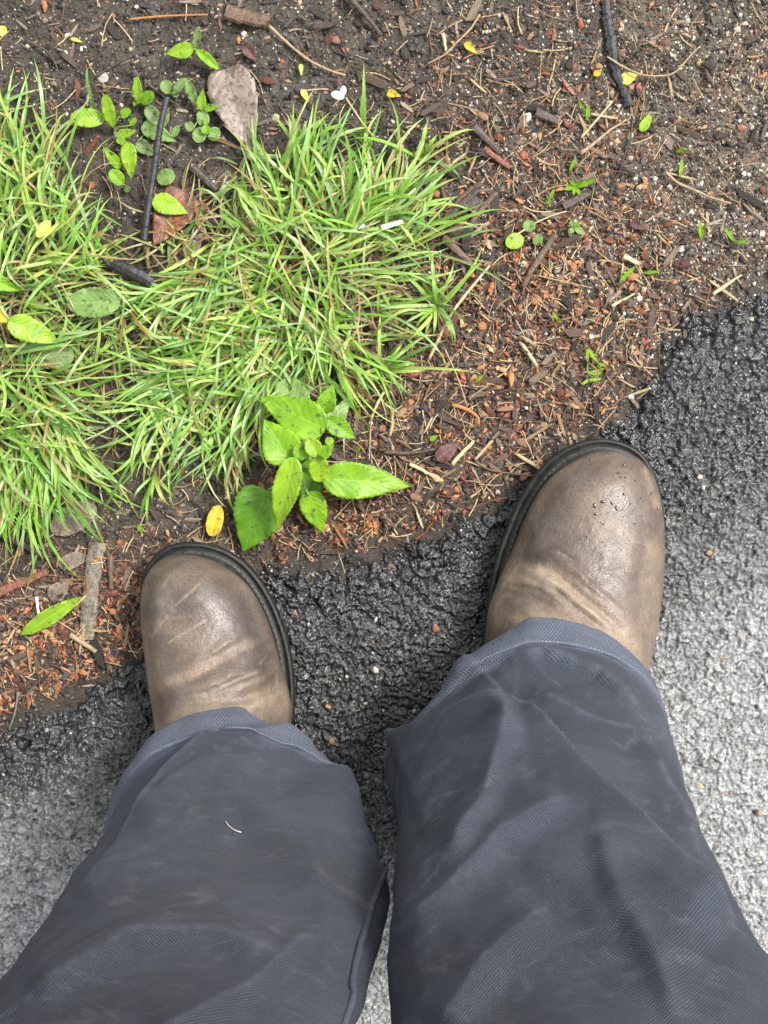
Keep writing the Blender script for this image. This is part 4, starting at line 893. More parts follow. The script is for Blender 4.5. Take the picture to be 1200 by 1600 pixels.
# lower left fan
for cx, cy, d in ((20, 580, 20), (60, 590, 10), (30, 620, 30), (80, 620, 35), (10, 660, 60), (50, 660, 55), (90, 660, 50), (30, 700, 80), (70, 700, 70), (110, 690, 55), (10, 740, 95), (50, 740, 90), (90, 620, -10), (30, 550, -15), (110, 580, 0)):
    tuft(cx, cy, 36, d, 20, 70, 150, jit=18)
for _ in range(330):       # loose blades through the mass
    while True:
        x, y = random.uniform(-30, 640), random.uniform(230, 760)
        inside = (blob(x, y, 440, 450, 190, 190) > .45) or (blob(x, y, 60, 640, 130, 140) > .5) or (blob(x, y, 60, 380, 120, 110) > .5) or (blob(x, y, 330, 620, 110, 110) > .5)
        if inside: break
    T.extend(blade_list(x, y, 1, random.uniform(0, 360), 0, 50, 130, rise=(.012, .034)))
# keep the bare patches by the black stick open
def bare(b):
    Q = [(b[0] + math.cos(b[2]) * b[3] * q, b[1] + math.sin(b[2]) * b[3] * q) for q in (0, .4, .7, 1)]
    for (cx, cy, rx, ry, p) in ((262, 350, 62, 70, .93), (230, 250, 90, 90, .97), (300, 250, 70, 70, .9), (222, 400, 36, 44, .85), (560, 470, 26, 44, .6), (500, 450, 20, 14, .5), (135, 470, 40, 26, .8), (55, 515, 44, 30, .85), (150, 590, 36, 46, .6), (178, 700, 24, 60, .75), (270, 740, 60, 40, .5), (480, 690, 70, 70, .9), (440, 790, 60, 60, .95), (300, 830, 120, 40, .9), (150, 560, 30, 30, .5), (280, 512, 34, 16, .6), (370, 640, 20, 14, .4)):
        for (qx, qy) in Q:
            if ((qx - cx) / rx) ** 2 + ((qy - cy) / ry) ** 2 < 1 and random.random() < p: return True
    return False
T = [b for b in T if not bare(b)]
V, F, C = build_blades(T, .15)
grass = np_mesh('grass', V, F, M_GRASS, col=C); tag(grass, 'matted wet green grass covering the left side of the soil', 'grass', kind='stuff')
# dry thatch under the grass
T2 = []
for _ in range(900):
    while True:
        x, y = random.uniform(-30, 640), random.uniform(260, 760)
        if (blob(x, y, 430, 460, 210, 200) > .35) or (blob(x, y, 60, 600, 140, 180) > .4): break
    T2.extend(blade_list(x, y, 1, random.uniform(0, 360), 0, 30, 90, rise=(.002, .012), wid=(3, 5)))
V, F, C = build_blades(T2, .65)
th_ = np_mesh('thatch', V, F, M_GRASS, col=C * .8); tag(th_, 'dry straw coloured thatch lying under the green grass', 'thatch', kind='stuff')
def tuft_obj(label, cx, cy, dirs, L=(60, 120), rise=(.008, .025), wid=(4, 6)):
    bl = []
    for d, l in dirs: bl.append((cx + random.gauss(0, 2), cy + random.gauss(0, 2), math.radians(d), l, random.uniform(*rise), random.gauss(0, .12), random.uniform(*wid)))
    V, F, C = build_blades(bl, 0); o = np_mesh('grass_tuft', V, F, M_GRASS, col=C, origin=G(cx, cy, gz(cx, cy))); tag(o, label, 'grass tuft'); return o
tuft_obj('star shaped grass tuft alone in the mulch right of centre', 682, 477, [(-100, 100), (-95, 75), (-125, 60), (-60, 70), (-40, 100), (-46, 118), (175, 95), (160, 60), (150, 70), (125, 75), (110, 60), (92, 50), (60, 62), (57, 70), (30, 55), (-140, 70), (140, 52), (-108, 42), (45, 40)])
tuft_obj('sparse grass tuft with a long level blade above the weed', 594, 578, [(-35, 95), (-40, 75), (-32, 60), (-30, 110), (2, 150), (5, 70), (45, 60), (-92, 90), (140, 35), (-45, 55), (-25, 50), (150, 30), (-8, 60)])
tuft_obj('fan of grass blades at the upper right edge of the grass', 610, 340, [(-100, 90), (-88, 75), (-75, 85), (-60, 90), (-45, 110), (-30, 120), (-15, 90), (5, 80), (25, 90), (45, 70), (-95, 60), (-65, 60)])
tuft_obj('single upright grass blade pair rising past the flower', 570, 225, [(-91, 118), (-88, 70), (-150, 50)])
tuft_obj('thin grass blades rising from the top edge of the grass', 470, 240, [(-50, 80), (-100, 60), (-20, 110), (-30, 90), (-130, 70), (-75, 50), (170, 90)])
tuft_obj('lone grass blade standing above the seedlings at upper left', 148, 172, [(-100, 62), (-97, 30)])
tuft_obj('wispy grass blades crossing the mulch near the upper middle', 660, 245, [(-30, 90), (-80, 50), (20, 70), (-160, 120), (-50, 40)])
tuft_obj('grass blades hanging down left of the left boot', 40, 790, [(60, 90), (85, 80), (100, 70), (72, 110), (50, 60), (95, 60), (120, 40)], L=(50, 90))
tuft_obj('small grass clump arching over the bare mud patch', 240, 740, [(70, 60), (110, 70), (95, 80), (130, 50), (40, 50), (85, 50)])

# ---------------------------------------------------------------- sticks, twigs, bark
PAL = {'black': ((.012, .012, .013), (.04, .04, .042)), 'dark': ((.03, .022, .017), (.09, .065, .05)), 'brown': ((.06, .035, .022), (.16, .095, .06)), 'red': ((.10, .035, .02), (.24, .09, .05)),
       'tan': ((.22, .15, .08), (.42, .31, .18)), 'straw': ((.36, .29, .14), (.60, .50, .28)), 'grey': ((.09, .08, .07), (.22, .20, .17)), 'bark': ((.045, .035, .028), (.26, .23, .17)), 'white': ((.5, .48, .42), (.72, .70, .64)), 'orange': ((.30, .11, .03), (.46, .19, .06))}
PM = {k: mat_bark('wood_' + k, a, b, .42 if k != 'black' else .3, 260, (1, 1, 1)) for k, (a, b) in PAL.items()}
def stick(name, label, cat, pts, w, pal, z=.003, group=None, knob=.12, flat=1.0, seg=8, taper=.7):
    P3 = []
    for i, p in enumerate(pts):
        zz = p[2] if len(p) > 2 else z
        P3.append(tuple(G(p[0], p[1], gz(p[0], p[1]) * .6 + zz + w / S0 * .35 * flat)))
    rs_s = 1; n = max(10, int(sum(math.dist(pts[i][:2], pts[i + 1][:2]) for i in range(len(pts) - 1)) / 5)); P = catmull(P3, n)
    rs = np.random.RandomState(int(pts[0][0] * 3 + pts[0][1])); r = w / S0 * .5 * (1 + knob * 1.6 * (np.convolve(rs.rand(n + 4), np.ones(5) / 5, 'valid') - .5) * 2) * np.linspace(1, taper, n)
    P[:, :2] += (rs.rand(n, 2) - .5) * w / S0 * knob * .6
    V, F = tube(P, r, seg)
    if flat != 1.0:
        zc = np.repeat(P[:, 2], seg); zc = np.concatenate([zc, [P[0, 2], P[-1, 2]]]); V[:, 2] = zc + (V[:, 2] - zc) * flat
    org = P[0]; o = np_mesh(name, V, F, PM[pal], smooth=w < 9, origin=org); tag(o, label, cat, group); return o
BS = stick('black_stick', 'slender black rod like stick standing across the seedlings at left', 'stick', [(261, 152, .022), (250, 200, .02), (240, 270, .016), (232, 320, .013), (225, 374, .009)], 10, 'black', knob=.06, taper=1.1)
stick('twig', 'dark forked twig at the foot of the black stick', 'twig', [(228, 372), (215, 392), (196, 414)], 7, 'dark')
stick('twig', 'short grey brown twig hanging below the black stick', 'twig', [(226, 378), (232, 420)], 9, 'brown')
stick('bark_piece', 'thick black bark stub in the grass below the stick', 'bark', [(178, 412, .01), (205, 425, .012), (238, 442, .012)], 20, 'black', knob=.15, taper=.95)
stick('bark_piece', 'thin dark bark splinter beside the thick stub', 'bark', [(150, 392), (175, 420)], 9, 'black')
stick('root', 'thick dark root running down from the top edge at right', 'root', [(943, -12), (948, 30), (955, 75), (962, 110), (975, 145), (984, 166)], 19, 'black', knob=.3, z=-.002, taper=.8)
stick('thin_root', 'thin black rootlet trailing below the thick dark root', 'root', [(988, 185), (985, 215), (975, 245), (966, 275), (950, 310)], 3.2, 'black')
stick('bark_piece', 'flat brown bark chip with a dark spot at the top', 'bark', [(352, 18), (375, 24), (420, 34)], 26, 'brown', flat=.4, knob=.2, taper=.9)
stick('stick', 'dark smooth stick coming in from the top edge', 'stick', [(535, -15), (560, 12), (582, 38), (596, 56)], 10, 'dark')
stick('twig', 'long pale twig slanting down from the bark chip', 'twig', [(420, 40), (450, 68), (480, 92), (510, 108), (540, 118)], 5, 'tan')
stick('stalk', 'long dry straw stalk lying level from the leaf group', 'stalk', [(800, 372), (830, 352), (860, 338), (885, 330)], 3.2, 'straw', z=.006)
stick('twig', 'pale bent twig on the grit near the right edge', 'twig', [(1040, 268), (1058, 285), (1085, 297), (1110, 308), (1142, 318)], 5, 'tan')
stick('twig', 'curved tan twig looping right of the dark root', 'twig', [(948, 88), (975, 105), (1005, 117), (1040, 118), (1058, 110), (1078, 88), (1094, 72)], 3.6, 'tan', z=.006)
stick('straw', 'pale splintered straw right of the mulch middle', 'straw', [(908, 240), (930, 222), (955, 202), (980, 186)], 6, 'tan', flat=.4, knob=.35, taper=.4)
stick('straw', 'second pale straw strand beside the splintered one', 'straw', [(908, 215), (930, 190), (957, 158)], 4, 'straw')
stick('splinter', 'pale flat splinter near the road edge at the right', 'splinter', [(1114, 460), (1135, 445), (1158, 430)], 8, 'straw', flat=.4, knob=.35, taper=.35)
stick('splinter', 'pale short sliver stuck in the white grit', 'splinter', [(956, 478), (975, 468), (992, 458)], 5, 'straw', flat=.5, knob=.3, taper=.5)
stick('splinter', 'straw coloured sliver above the zigzag sprout', 'splinter', [(975, 400), (998, 412)], 9, 'straw', flat=.5)
stick('twig', 'long thin tan needle crossing the mulch above the boot', 'twig', [(838, 430), (880, 440), (925, 450)], 2.6, 'tan')
stick('stick', 'dark reddish stick at the upper right of the mulch', 'stick', [(740, 198), (765, 222), (782, 240)], 15, 'dark', flat=.6)
stick('stick', 'reddish stick lying just below the dark one', 'stick', [(757, 232), (775, 246), (798, 262)], 11, 'red', flat=.6)
stick('stick', 'long weathered brown stick in the mulch above centre', 'stick', [(868, 366), (848, 396), (832, 420), (818, 448)], 12, 'brown', flat=.6)
stick('stick', 'short brown stick crossing the chip pile', 'stick', [(775, 300), (752, 328), (735, 350)], 11, 'brown', flat=.7)
stick('stick', 'upper long stick of the chip pile', 'stick', [(752, 286), (722, 308), (692, 345)], 9, 'brown', flat=.7)
stick('stick', 'lower long stick of the chip pile', 'stick', [(748, 296), (715, 325), (690, 352)], 12, 'dark', flat=.7)
stick('stick', 'upright brown stick right of the grass top', 'stick', [(636, 258), (637, 290), (636, 322)], 10, 'brown')
stick('stick', 'straight weathered stick below the chip pile', 'stick', [(694, 372), (715, 392), (742, 418)], 14, 'brown', flat=.6)
stick('bark_piece', 'long dark bark plank lying right of the mulch gap', 'bark', [(880, 322), (900, 312), (918, 302)], 14, 'dark', flat=.4)
stick('bark_piece', 'dark bark plank in the mulch below the dark root', 'bark', [(838, 175), (855, 182), (872, 190)], 16, 'dark', flat=.4)
stick('bark_piece', 'wide dark bark slab in the chip pile', 'bark', [(724, 322), (748, 312)], 20, 'dark', flat=.4)
stick('bark_piece', 'rough lichen grey bark strip standing left of the left boot', 'bark', [(152, 848), (146, 890), (140, 940), (136, 998)], 30, 'bark', flat=.25, knob=.16, z=.001, seg=14)
stick('bark_piece', 'slim bark strip between bark and boot', 'bark', [(172, 868), (174, 920)], 10, 'brown', flat=.6)
stick('stick', 'reddish flat stick reaching in from the left edge', 'stick', [(-15, 932), (30, 912), (75, 893)], 15, 'red', flat=.4, knob=.2)
stick('stick', 'dark rough stick under the left grass fan', 'stick', [(-15, 828), (30, 848), (78, 872)], 13, 'dark')
stick('twig', 'tan twig with a broken end below the grey bark', 'twig', [(110, 992), (130, 1005), (150, 1018)], 9, 'tan')
stick('splinter', 'white splinter below the left grass fan', 'splinter', [(57, 932), (61, 966)], 6, 'white', flat=.4, knob=.3)
stick('splinter', 'white wood splinter lying on the grass right side', 'splinter', [(596, 356), (630, 346)], 9, 'white', flat=.4, z=.018)
stick('splinter', 'whitish splinter half hidden in the grass', 'splinter', [(545, 360), (570, 352)], 8, 'white', flat=.4, z=.016)
stick('twig', 'curved thin twig touching the right boot toe', 'twig', [(742, 720), (765, 734), (800, 740), (835, 744)], 4, 'brown')
stick('twig', 'pale twig standing upright beside the weed', 'twig', [(600, 612), (588, 634), (580, 655)], 5, 'straw')
stick('twig', 'thin tan twig hanging from the upright pale twig', 'twig', [(580, 655), (578, 690), (577, 720)], 3, 'tan')
stick('splinter', 'shredded pale seed spike in the mulch', 'splinter', [(612, 640), (613, 662), (609, 682)], 8, 'tan', knob=.4)
stick('twig', 'dark bundled fibre lying level in the mulch', 'twig', [(600, 706), (640, 708), (680, 702)], 8, 'dark', flat=.6)
stick('straw', 'bright straw slanting up beside the maroon leaf', 'straw', [(706, 726), (722, 708), (740, 690)], 7, 'straw', flat=.5)
stick('straw', 'flat straw strip under the shredded spike', 'straw', [(640, 725), (655, 732), (672, 742)], 7, 'straw', flat=.5)
stick('twig', 'curved bright twig above the maroon leaf', 'twig', [(706, 632), (725, 638), (745, 650), (748, 664)], 6, 'orange', flat=.6)
stick('stalk', 'long dry grass stalk leaning through the star tuft', 'stalk', [(670, 562, .004), (700, 500, .015), (720, 470, .018), (765, 415, .006)], 5, 'straw')
stick('stalk', 'thin tan stalk running down through the mulch', 'stalk', [(695, 545), (715, 590), (730, 635)], 3, 'tan')
stick('twig', 'pale branched twig at the upper middle', 'twig', [(750, 22), (735, 45), (715, 65), (695, 85), (668, 100)], 4, 'tan')
stick('splinter', 'short pale stick upright at the upper middle', 'splinter', [(692, 52), (697, 80)], 6, 'straw')
stick('twig', 'fine twig on the asphalt at lower left', 'twig', [(28, 1080), (24, 1110), (14, 1140)], 4, 'grey', z=.002)
stick('twig', 'bare root twig arching on the soil at the upper left', 'twig', [(40, 62), (75, 82), (90, 108)], 4, 'dark')
stick('twig', 'orange needle lying level at the upper left', 'twig', [(202, 30), (260, 25), (325, 23)], 4, 'orange')
stick('stick', 'dark wet stick lying along the grass top', 'stick', [(420, 255), (465, 240), (530, 225), (590, 205)], 4, 'black')
for k, (a, b, c) in enumerate((((150, 120), (190, 95), (230, 78)), ((230, 130), (255, 150), (280, 165)), ((300, 262), (320, 280), (338, 298)))):
    stick('twig', ('dark twig lying on bare soil above the long oval leaf', 'short dark twig touching the stick top', 'broken branch piece right of the stick')[k], 'twig', [a, b, c], (4, 5, 14)[k], 'dark')

# ---------------------------------------------------------------- small litter
ico = None
def ico_arrays(sub):
    bm = bmesh.new(); bmesh.ops.create_icosphere(bm, subdivisions=sub, radius=1)
    v = np.array([tuple(x.co) for x in bm.verts]); f = np.array([[x.index for x in p.verts] for p in bm.faces]); bm.free(); return v, f
IV1, IF1 = ico_arrays(1); IV2, IF2 = ico_arrays(2)
def box_chip():
    """bent splintered chip, 1 long, .35 wide, .12 thick"""
    xs = np.array([-.5, -.3, 0, .28, .5]); w = np.array([.10, .17, .18, .16, .07]); V = []
    for x, q in zip(xs, w):
        for y, z in ((-q, -.05), (q, -.05), (q * .8, .06), (-q * .8, .06)): V.append((x, y, z))
    V = np.array(V); F = grid_faces(5, 4, True); F = np.concatenate([F, [[3, 2, 1, 0], [16, 17, 18, 19]]]); return V, F
CV, CF = box_chip(); CV = CV * np.array([1, .72, 1])
def flake():
    """small curved bud scale: oval cup"""
    t = np.linspace(0, 1, 6); V = []
    for q in t:
        w = .25 * math.sin(math.pi * min(max(q, .04), .96) ** .8)
        for s in (-1, -.4, .4, 1): V.append((q - .5, w * s, .22 * (1 - s * s) * w * 2 + .25 * (q - .5) ** 2 * -1 + .05))
    return np.array(V), grid_faces(6, 4)
FV, FFc = flake()
def euler_mats(yaw, pitch, roll):
    cy, sy, cp, sp, cr, sr = np.cos(yaw), np.sin(yaw), np.cos(pitch), np.sin(pitch), np.cos(roll), np.sin(roll)
    return np.stack([np.stack([cy * cp, cy * sp * sr - sy * cr, cy * sp * cr + sy * sr], -1), np.stack([sy * cp, sy * sp * sr + cy * cr, sy * sp * cr - cy * sr], -1), np.stack([-sp, cp * sr, cp * cr], -1)], -2)
def scatter(TV, TF, px, py, size, cols, lift=.0, pit=.35, sc=(1, 1, 1), jitter=.12, colj=.25):
    n = len(px); x = (px - 600) / S0; y = (800 - py) / S0; z = ground_z(x, y) + lift
    R = euler_mats(rng.uniform(0, 6.28, n), rng.normal(0, pit, n), rng.normal(0, pit, n))
    S = size[:, None] / S0 * np.array(sc)[None] * rng.uniform(.75, 1.25, (n, 3))
    T_ = TV[None] * (1 + jitter * rng.normal(0, 1, (n, len(TV), 1))) * S[:, None]
    V = np.einsum('nij,nkj->nki', R, T_) + np.stack([x, y, z + size / S0 * .12], -1)[:, None]
    F = (TF[None] + (np.arange(n) * len(TV))[:, None, None]).reshape(-1, TF.shape[1])
    c = np.array(cols)[rng.integers(0, len(cols), n)] * rng.uniform(1 - colj, 1 + colj, (n, 1)); C = np.repeat(c, len(TV), 0)
    return V.reshape(-1, 3), F, C
def sample(n, dens):
    out = []
    while len(out) < n:
        x = rng.uniform(-60, 1260, n * 3); y = rng.uniform(-60, 1200, n * 3); p = dens(x, y); m = rng.random(n * 3) < p
        out += list(zip(x[m], y[m]))
    a = np.array(out[:n]); return a[:, 0], a[:, 1]
def soilmask(x, y, soft=.012): 
    ed = edge_d((x - 600) / S0, (800 - y) / S0); return sstep(soft, -soft, ed)
grassy = lambda x, y: np.clip(blob(x, y, 430, 460, 190, 190) + blob(x, y, 50, 620, 130, 150) + blob(x, y, 60, 380, 130, 120) + blob(x, y, 320, 620, 110, 110), 0, 1)
redz = lambda x, y: np.clip(1.0 * blob(x, y, 830, 520, 230, 230) + blob(x, y, 700, 660, 200, 110) + 1.1 * blob(x, y, 130, 990, 210, 110, -25) + .9 * blob(x, y, 540, 810, 150, 60) + .35 * blob(x, y, 850, 200, 250, 200), 0, 1)
gritz = lambda x, y: np.clip(blob(x, y, 1100, 250, 260, 330) + .5 * blob(x, y, 950, 450, 160, 140) + .18, 0, 1)
WHITES = [(.55, .50, .38), (.62, .58, .48), (.48, .42, .30), (.58, .55, .50), (.36, .30, .20), (.40, .37, .33)]
REDS = [(.19, .075, .038), (.30, .125, .055), (.13, .05, .032), (.10, .042, .030), (.26, .16, .09), (.36, .21, .11), (.075, .036, .028)]
BROWNS = [(.085, .060, .045), (.12, .085, .062), (.050, .038, .031), (.18, .13, .09), (.06, .045, .036), (.22, .17, .12), (.030, .026, .024)]
TANS = [(.40, .30, .17), (.50, .40, .22), (.33, .22, .12), (.30, .16, .07)]
def merge(parts):
    V, F, C, off = [], [], [], 0
    for v, f, c in parts:
        if f.shape[1] == 4: f = np.concatenate([f[:, [0, 1, 2]], f[:, [0, 2, 3]]])
        V.append(v); F.append(f + off); C.append(c); off += len(v)
    return np.concatenate(V), np.concatenate(F), np.concatenate(C)
# grit (uncountable)
x1, y1 = sample(23000, lambda x, y: soilmask(x, y, .02) * gritz(x, y) * (1 - .8 * grassy(x, y)))
p1 = scatter(IV1, IF1, x1, y1, rng.gamma(2.2, .46, 23000) + .6, WHITES + [(.34, .30, .20), (.28, .24, .16)] + BROWNS[:3] * 2 + [(.22, .19, .14)] * 4, 0, .8, (1, .8, .7), .10)
V, F, C = merge([p1]); o = np_mesh('grit', V, F, M_GRIT, col=C, smooth=False); tag(o, 'pale sandy grit scattered through the dark soil', 'grit', kind='stuff')
# dark soil crumbs
x1, y1 = sample(17000, lambda x, y: soilmask(x, y, .02) * (1 - .5 * grassy(x, y)))
p1 = scatter(IV1, IF1, x1, y1, rng.gamma(2.0, .95, 17000) + .9, [(.03, .024, .02), (.05, .04, .032), (.075, .06, .05), (.02, .018, .017), (.09, .08, .075)], 0, .8, (1, .8, .6), .16)
V, F, C = merge([p1]); o = np_mesh('soil_crumbs', V, F, M_SOIL, col=C, smooth=False); tag(o, 'dark wet crumbs of soil over the verge', 'soil', kind='stuff')
# fine litter (uncountable)
dl = lambda x, y: soilmask(x, y, .008) * np.clip(redz(x, y) + .10, 0, 1) * (1 - .6 * grassy(x, y))
x1, y1 = sample(6500, dl); a = scatter(FV, FFc, x1, y1, rng.gamma(3, 2.1, 6500) + 3, REDS + BROWNS[:4] + [(.05, .035, .03)] * 2, -.0004, .5, (1, 1, 1), .10)
x2, y2 = sample(4200, lambda x, y: soilmask(x, y, .008) * np.clip(.22 + .8 * redz(x, y), 0, 1) * (1 - .5 * grassy(x, y))); b = scatter(CV, CF, x2, y2, rng.gamma(3, 3.6, 4200) + 4, BROWNS + BROWNS[:1] + REDS[:1] + [(.035, .03, .027)] * 2, -.0004, .3, (1, .8, .8), .12)
def needle_T():
    P = np.array([[-.5, 0, 0], [-.25, .02, .02], [0, .03, .03], [.25, .01, .02], [.5, -.03, 0]]); v, f = tube(P, .5, 3, closed_ends=False); return v, f, P
nP = np.array([[-.5, 0, 0], [-.2, .03, .01], [.15, .03, .01], [.5, -.04, 0]])
def scatter_needles(n, dens, L, W, cols):
    x, y = sample(n, dens); VV, FF, CC, off = [], [], [], 0
    yaw = rng.uniform(0, 6.28, n); ln = rng.uniform(*L, n) / S0; wd = rng.uniform(*W, n) / S0 * .5; X = (x - 600) / S0; Y = (800 - y) / S0; Zg = ground_z(X, Y) + .0012
    cc = np.array(cols)[rng.integers(0, len(cols), n)] * rng.uniform(.75, 1.25, (n, 1))
    for i in range(n):
        c, s = math.cos(yaw[i]), math.sin(yaw[i]); k = rng.uniform(-2, 2); P = nP.copy(); P[:, 1] *= k
        Q = np.stack([X[i] + ln[i] * (c * P[:, 0] - s * P[:, 1]), Y[i] + ln[i] * (s * P[:, 0] + c * P[:, 1]), Zg[i] + ln[i] * .0 + rng.uniform(0, .002) + P[:, 0] * rng.uniform(-.1, .1) * ln[i]], -1)
        v, f = tube(Q, wd[i], 4, closed_ends=False); VV.append(v); FF.append(f + off); off += len(v); CC.append(np.repeat(cc[i][None], len(v), 0))
    return np.concatenate(VV), np.concatenate(FF), np.concatenate(CC)
c = scatter_needles(1900, lambda x, y: soilmask(x, y, .010) * np.clip(.14 + redz(x, y), 0, 1) * (1 - .5 * grassy(x, y)), (12, 52), (1.0, 2.2), [(.34, .20, .10), (.42, .31, .17), (.20, .09, .045), (.12, .07, .045), (.48, .38, .22)])
x3, y3 = sample(11000, lambda x, y: soilmask(x, y, .012) * np.clip(redz(x, y) + .25, 0, 1) * (1 - .6 * grassy(x, y)))
d_ = scatter(FV, FFc, x3, y3, rng.gamma(2.5, 1.1, 11000) + 1.6, REDS + BROWNS + [(.03, .024, .02)] * 3 + TANS[:1], .0001, .6, (1, 1, 1), .12)
x4, y4 = sample(1300, lambda x, y: soilmask(x, y, .006) * np.clip(1.3 * blob(x, y, 120, 1000, 190, 70, -25) + .7 * blob(x, y, 560, 810, 130, 45) + .5 * blob(x, y, 830, 480, 170, 200), 0, 1) * (1 - .6 * grassy(x, y)))
e_ = scatter(FV, FFc, x4, y4, rng.gamma(4, 1.9, 1300) + 4, [(.34, .13, .05), (.42, .19, .08), (.26, .09, .04), (.44, .28, .14), (.16, .06, .035)], .0010, .7, (1, .9, 1.2), .16)
V, F, C = merge([a, b, c, d_, e_]); o = np_mesh('litter', V, F, M_CHIP, col=C, smooth=False); tag(o, 'fine red brown litter of bud scales and shreds on the soil', 'litter', kind='stuff')
# sparse crumbs on the asphalt
x1 = rng.uniform(0, 1250, 260); y1 = rng.uniform(500, 1600, 260); m = edge_d((x1 - 600) / S0, (800 - y1) / S0) > .02; x1, y1 = x1[m], y1[m]
V, F, C = merge([scatter(IV1, IF1, x1, y1, rng.gamma(2, .8, len(x1)) + .8, WHITES + [(.30, .24, .16), (.20, .15, .10)], .0006, .8, (1, .8, .7), .1)])
o = np_mesh('grit', V, F, M_GRIT, col=C, smooth=False); tag(o, 'few pale grains of grit lying on the asphalt', 'grit', kind='stuff')

# the same ground cover carried on beyond the picture's edges
def outer(n, dens):
    out = []
    while len(out) < n:
        x = rng.uniform(-1000, 2200, n * 3); y = rng.uniform(-900, 1700, n * 3); o_ = (x < -60) | (x > 1260) | (y < -60)
        m = o_ & (rng.random(n * 3) < dens(x, y)); out += list(zip(x[m], y[m]))
    a_ = np.array(out[:n]); return a_[:, 0], a_[:, 1]
xo, yo = outer(9000, lambda x, y: soilmask(x, y, .01)); q1 = scatter(IV1, IF1, xo, yo, rng.gamma(2.0, 1.6, 9000) + 1.5, [(.03, .024, .02), (.05, .04, .032), (.075, .06, .05), (.16, .13, .09), (.40, .36, .27)], 0, .8, (1, .8, .6), .16)
xo, yo = outer(5000, lambda x, y: soilmask(x, y, .01)); q2 = scatter(CV, CF, xo, yo, rng.gamma(3, 4.2, 5000) + 5, BROWNS + REDS[:3] + TANS[:1], 0, .3, (1, .8, .8), .12)
xo, yo = outer(4000, lambda x, y: soilmask(x, y, .01)); q3 = scatter(FV, FFc, xo, yo, rng.gamma(3, 2.4, 4000) + 4, REDS + BROWNS[:3], 0, .5, (1, 1, 1), .1)
V, F, C = merge([q1, q2, q3]); o = np_mesh('litter', V, F, M_CHIP, col=C, smooth=False); tag(o, 'crumbs and mulch litter on the soil further out', 'litter', kind='stuff')
T3 = []
for _ in range(60):
    T3.extend(blade_list(random.uniform(-520, -40), random.uniform(180, 820), 24, random.uniform(0, 360), 40, 60, 140, jit=26))
V, F, C = build_blades(T3, .15); o = np_mesh('grass', V, F, M_GRASS, col=C); tag(o, 'wet green grass carrying on past the left edge', 'grass', kind='stuff')

# countable pieces: chips, pebbles, scales, needles
def variants(name, TV, TF, mat, cols, n, smooth=False, jit=.14):
    out = []
    for k in range(n):
        v = TV * (1 + jit * rng.normal(0, 1, (len(TV), 1))) * rng.uniform(.8, 1.2, 3); c_ = np.array(cols[k % len(cols)])[None].repeat(len(TV), 0)
        o = np_mesh(name, v, TF, mat, col=c_, smooth=smooth); out.append(o.data); bpy.data.objects.remove(o)
    return out
def zone(px, py):
    if py > 800 and px < 320: return 'left of the left boot'
    if py < 250: return 'right of the dark root' if px > 965 else 'left of the dark root' if px > 700 else 'on the bare soil along the top edge'
    if px > 1000: return 'on the gritty soil at the right edge'
    if py < 450: return 'among the sticks right of the grass' if px > 480 else 'beside the black stick on the left'
    if py < 640: return 'in the mulch above the right boot'
    return 'between the big weed and the right boot' if px > 320 else 'left of the left boot'
def tone(c):
    l = sum(c) / 3
    if c[0] > c[1] * 2.0: return 'reddish' if l > .07 else 'dark red'
    return 'blackish' if l < .04 else 'dark brown' if l < .08 else 'mid brown' if l < .13 else 'light brown' if l < .22 else 'pale'
def place(name, meshes, px, py, size, label, cat, group, lift=.0006, pit=.25, zs=1.0):
    for i in range(len(px)):
        o = bpy.data.objects.new(name, meshes[i % len(meshes)]); COL.objects.link(o)
        p = G(px[i], py[i], gz(px[i], py[i]) + lift + size[i] / S0 * .1); o.location = p; s = size[i] / S0; o.scale = (s, s, s * zs)
        o.rotation_euler = (random.gauss(0, pit), random.gauss(0, pit), random.uniform(0, 6.28)); c4 = meshes[i % len(meshes)].color_attributes['Col'].data[0].color
        tag(o, label % ((('large ' if size[i] > np.percentile(size, 75) else 'small ' if size[i] < np.percentile(size, 30) else '') + tone(tuple(c4)[:3])), zone(px[i], py[i])), cat, group)
x, y = sample(150, lambda x, y: soilmask(x, y, .004) * np.clip(blob(x, y, 740, 320, 180, 180) + .5 * redz(x, y) + .15, 0, 1) * (1 - .9 * grassy(x, y)))
place('wood_chip', variants('wood_chip', CV, CF, M_CHIP, BROWNS, 14), x, y, np.minimum(rng.gamma(5, 3.6, 150) + 12, 46), '%s wood chip %s', 'wood chip', 'wood chips scattered through the mulch')
x, y = sample(60, lambda x, y: soilmask(x, y, .004) * np.clip(redz(x, y), 0, 1) * (1 - .9 * grassy(x, y)))
place('wood_sliver', variants('wood_sliver', CV * np.array([1, .5, .6]), CF, M_CHIP, TANS + [(.55, .46, .28)], 8), x, y, rng.gamma(5, 4, 60) + 14, '%s tan sliver of wood %s', 'wood sliver', 'pale wood slivers scattered over the mulch', lift=.002)
x, y = sample(170, lambda x, y: soilmask(x, y, .01) * gritz(x, y) * (1 - grassy(x, y)))
place('pebble', variants('pebble', IV2, IF2, M_GRIT, [(.48, .44, .34), (.55, .52, .44), (.40, .34, .25), (.50, .46, .40)], 12, jit=.11), x, y, rng.gamma(4, .55, 170) + 1.0, '%s pebble resting %s', 'pebble', 'pale pebbles scattered on the soil', zs=.7)
x, y = sample(150, lambda x, y: soilmask(x, y, .004) * redz(x, y) * (1 - grassy(x, y)))
place('bud_scale', variants('bud_scale', FV, FFc, M_CHIP, REDS[:6], 10, True, .08), x, y, rng.gamma(6, 1.6, 150) + 7, '%s curled bud scale %s', 'bud scale', 'bud scales scattered on the mulch', lift=.0015, pit=.4)
x, y = sample(60, lambda x, y: soilmask(x, y, .01) * (.3 + redz(x, y)) * (1 - grassy(x, y)))
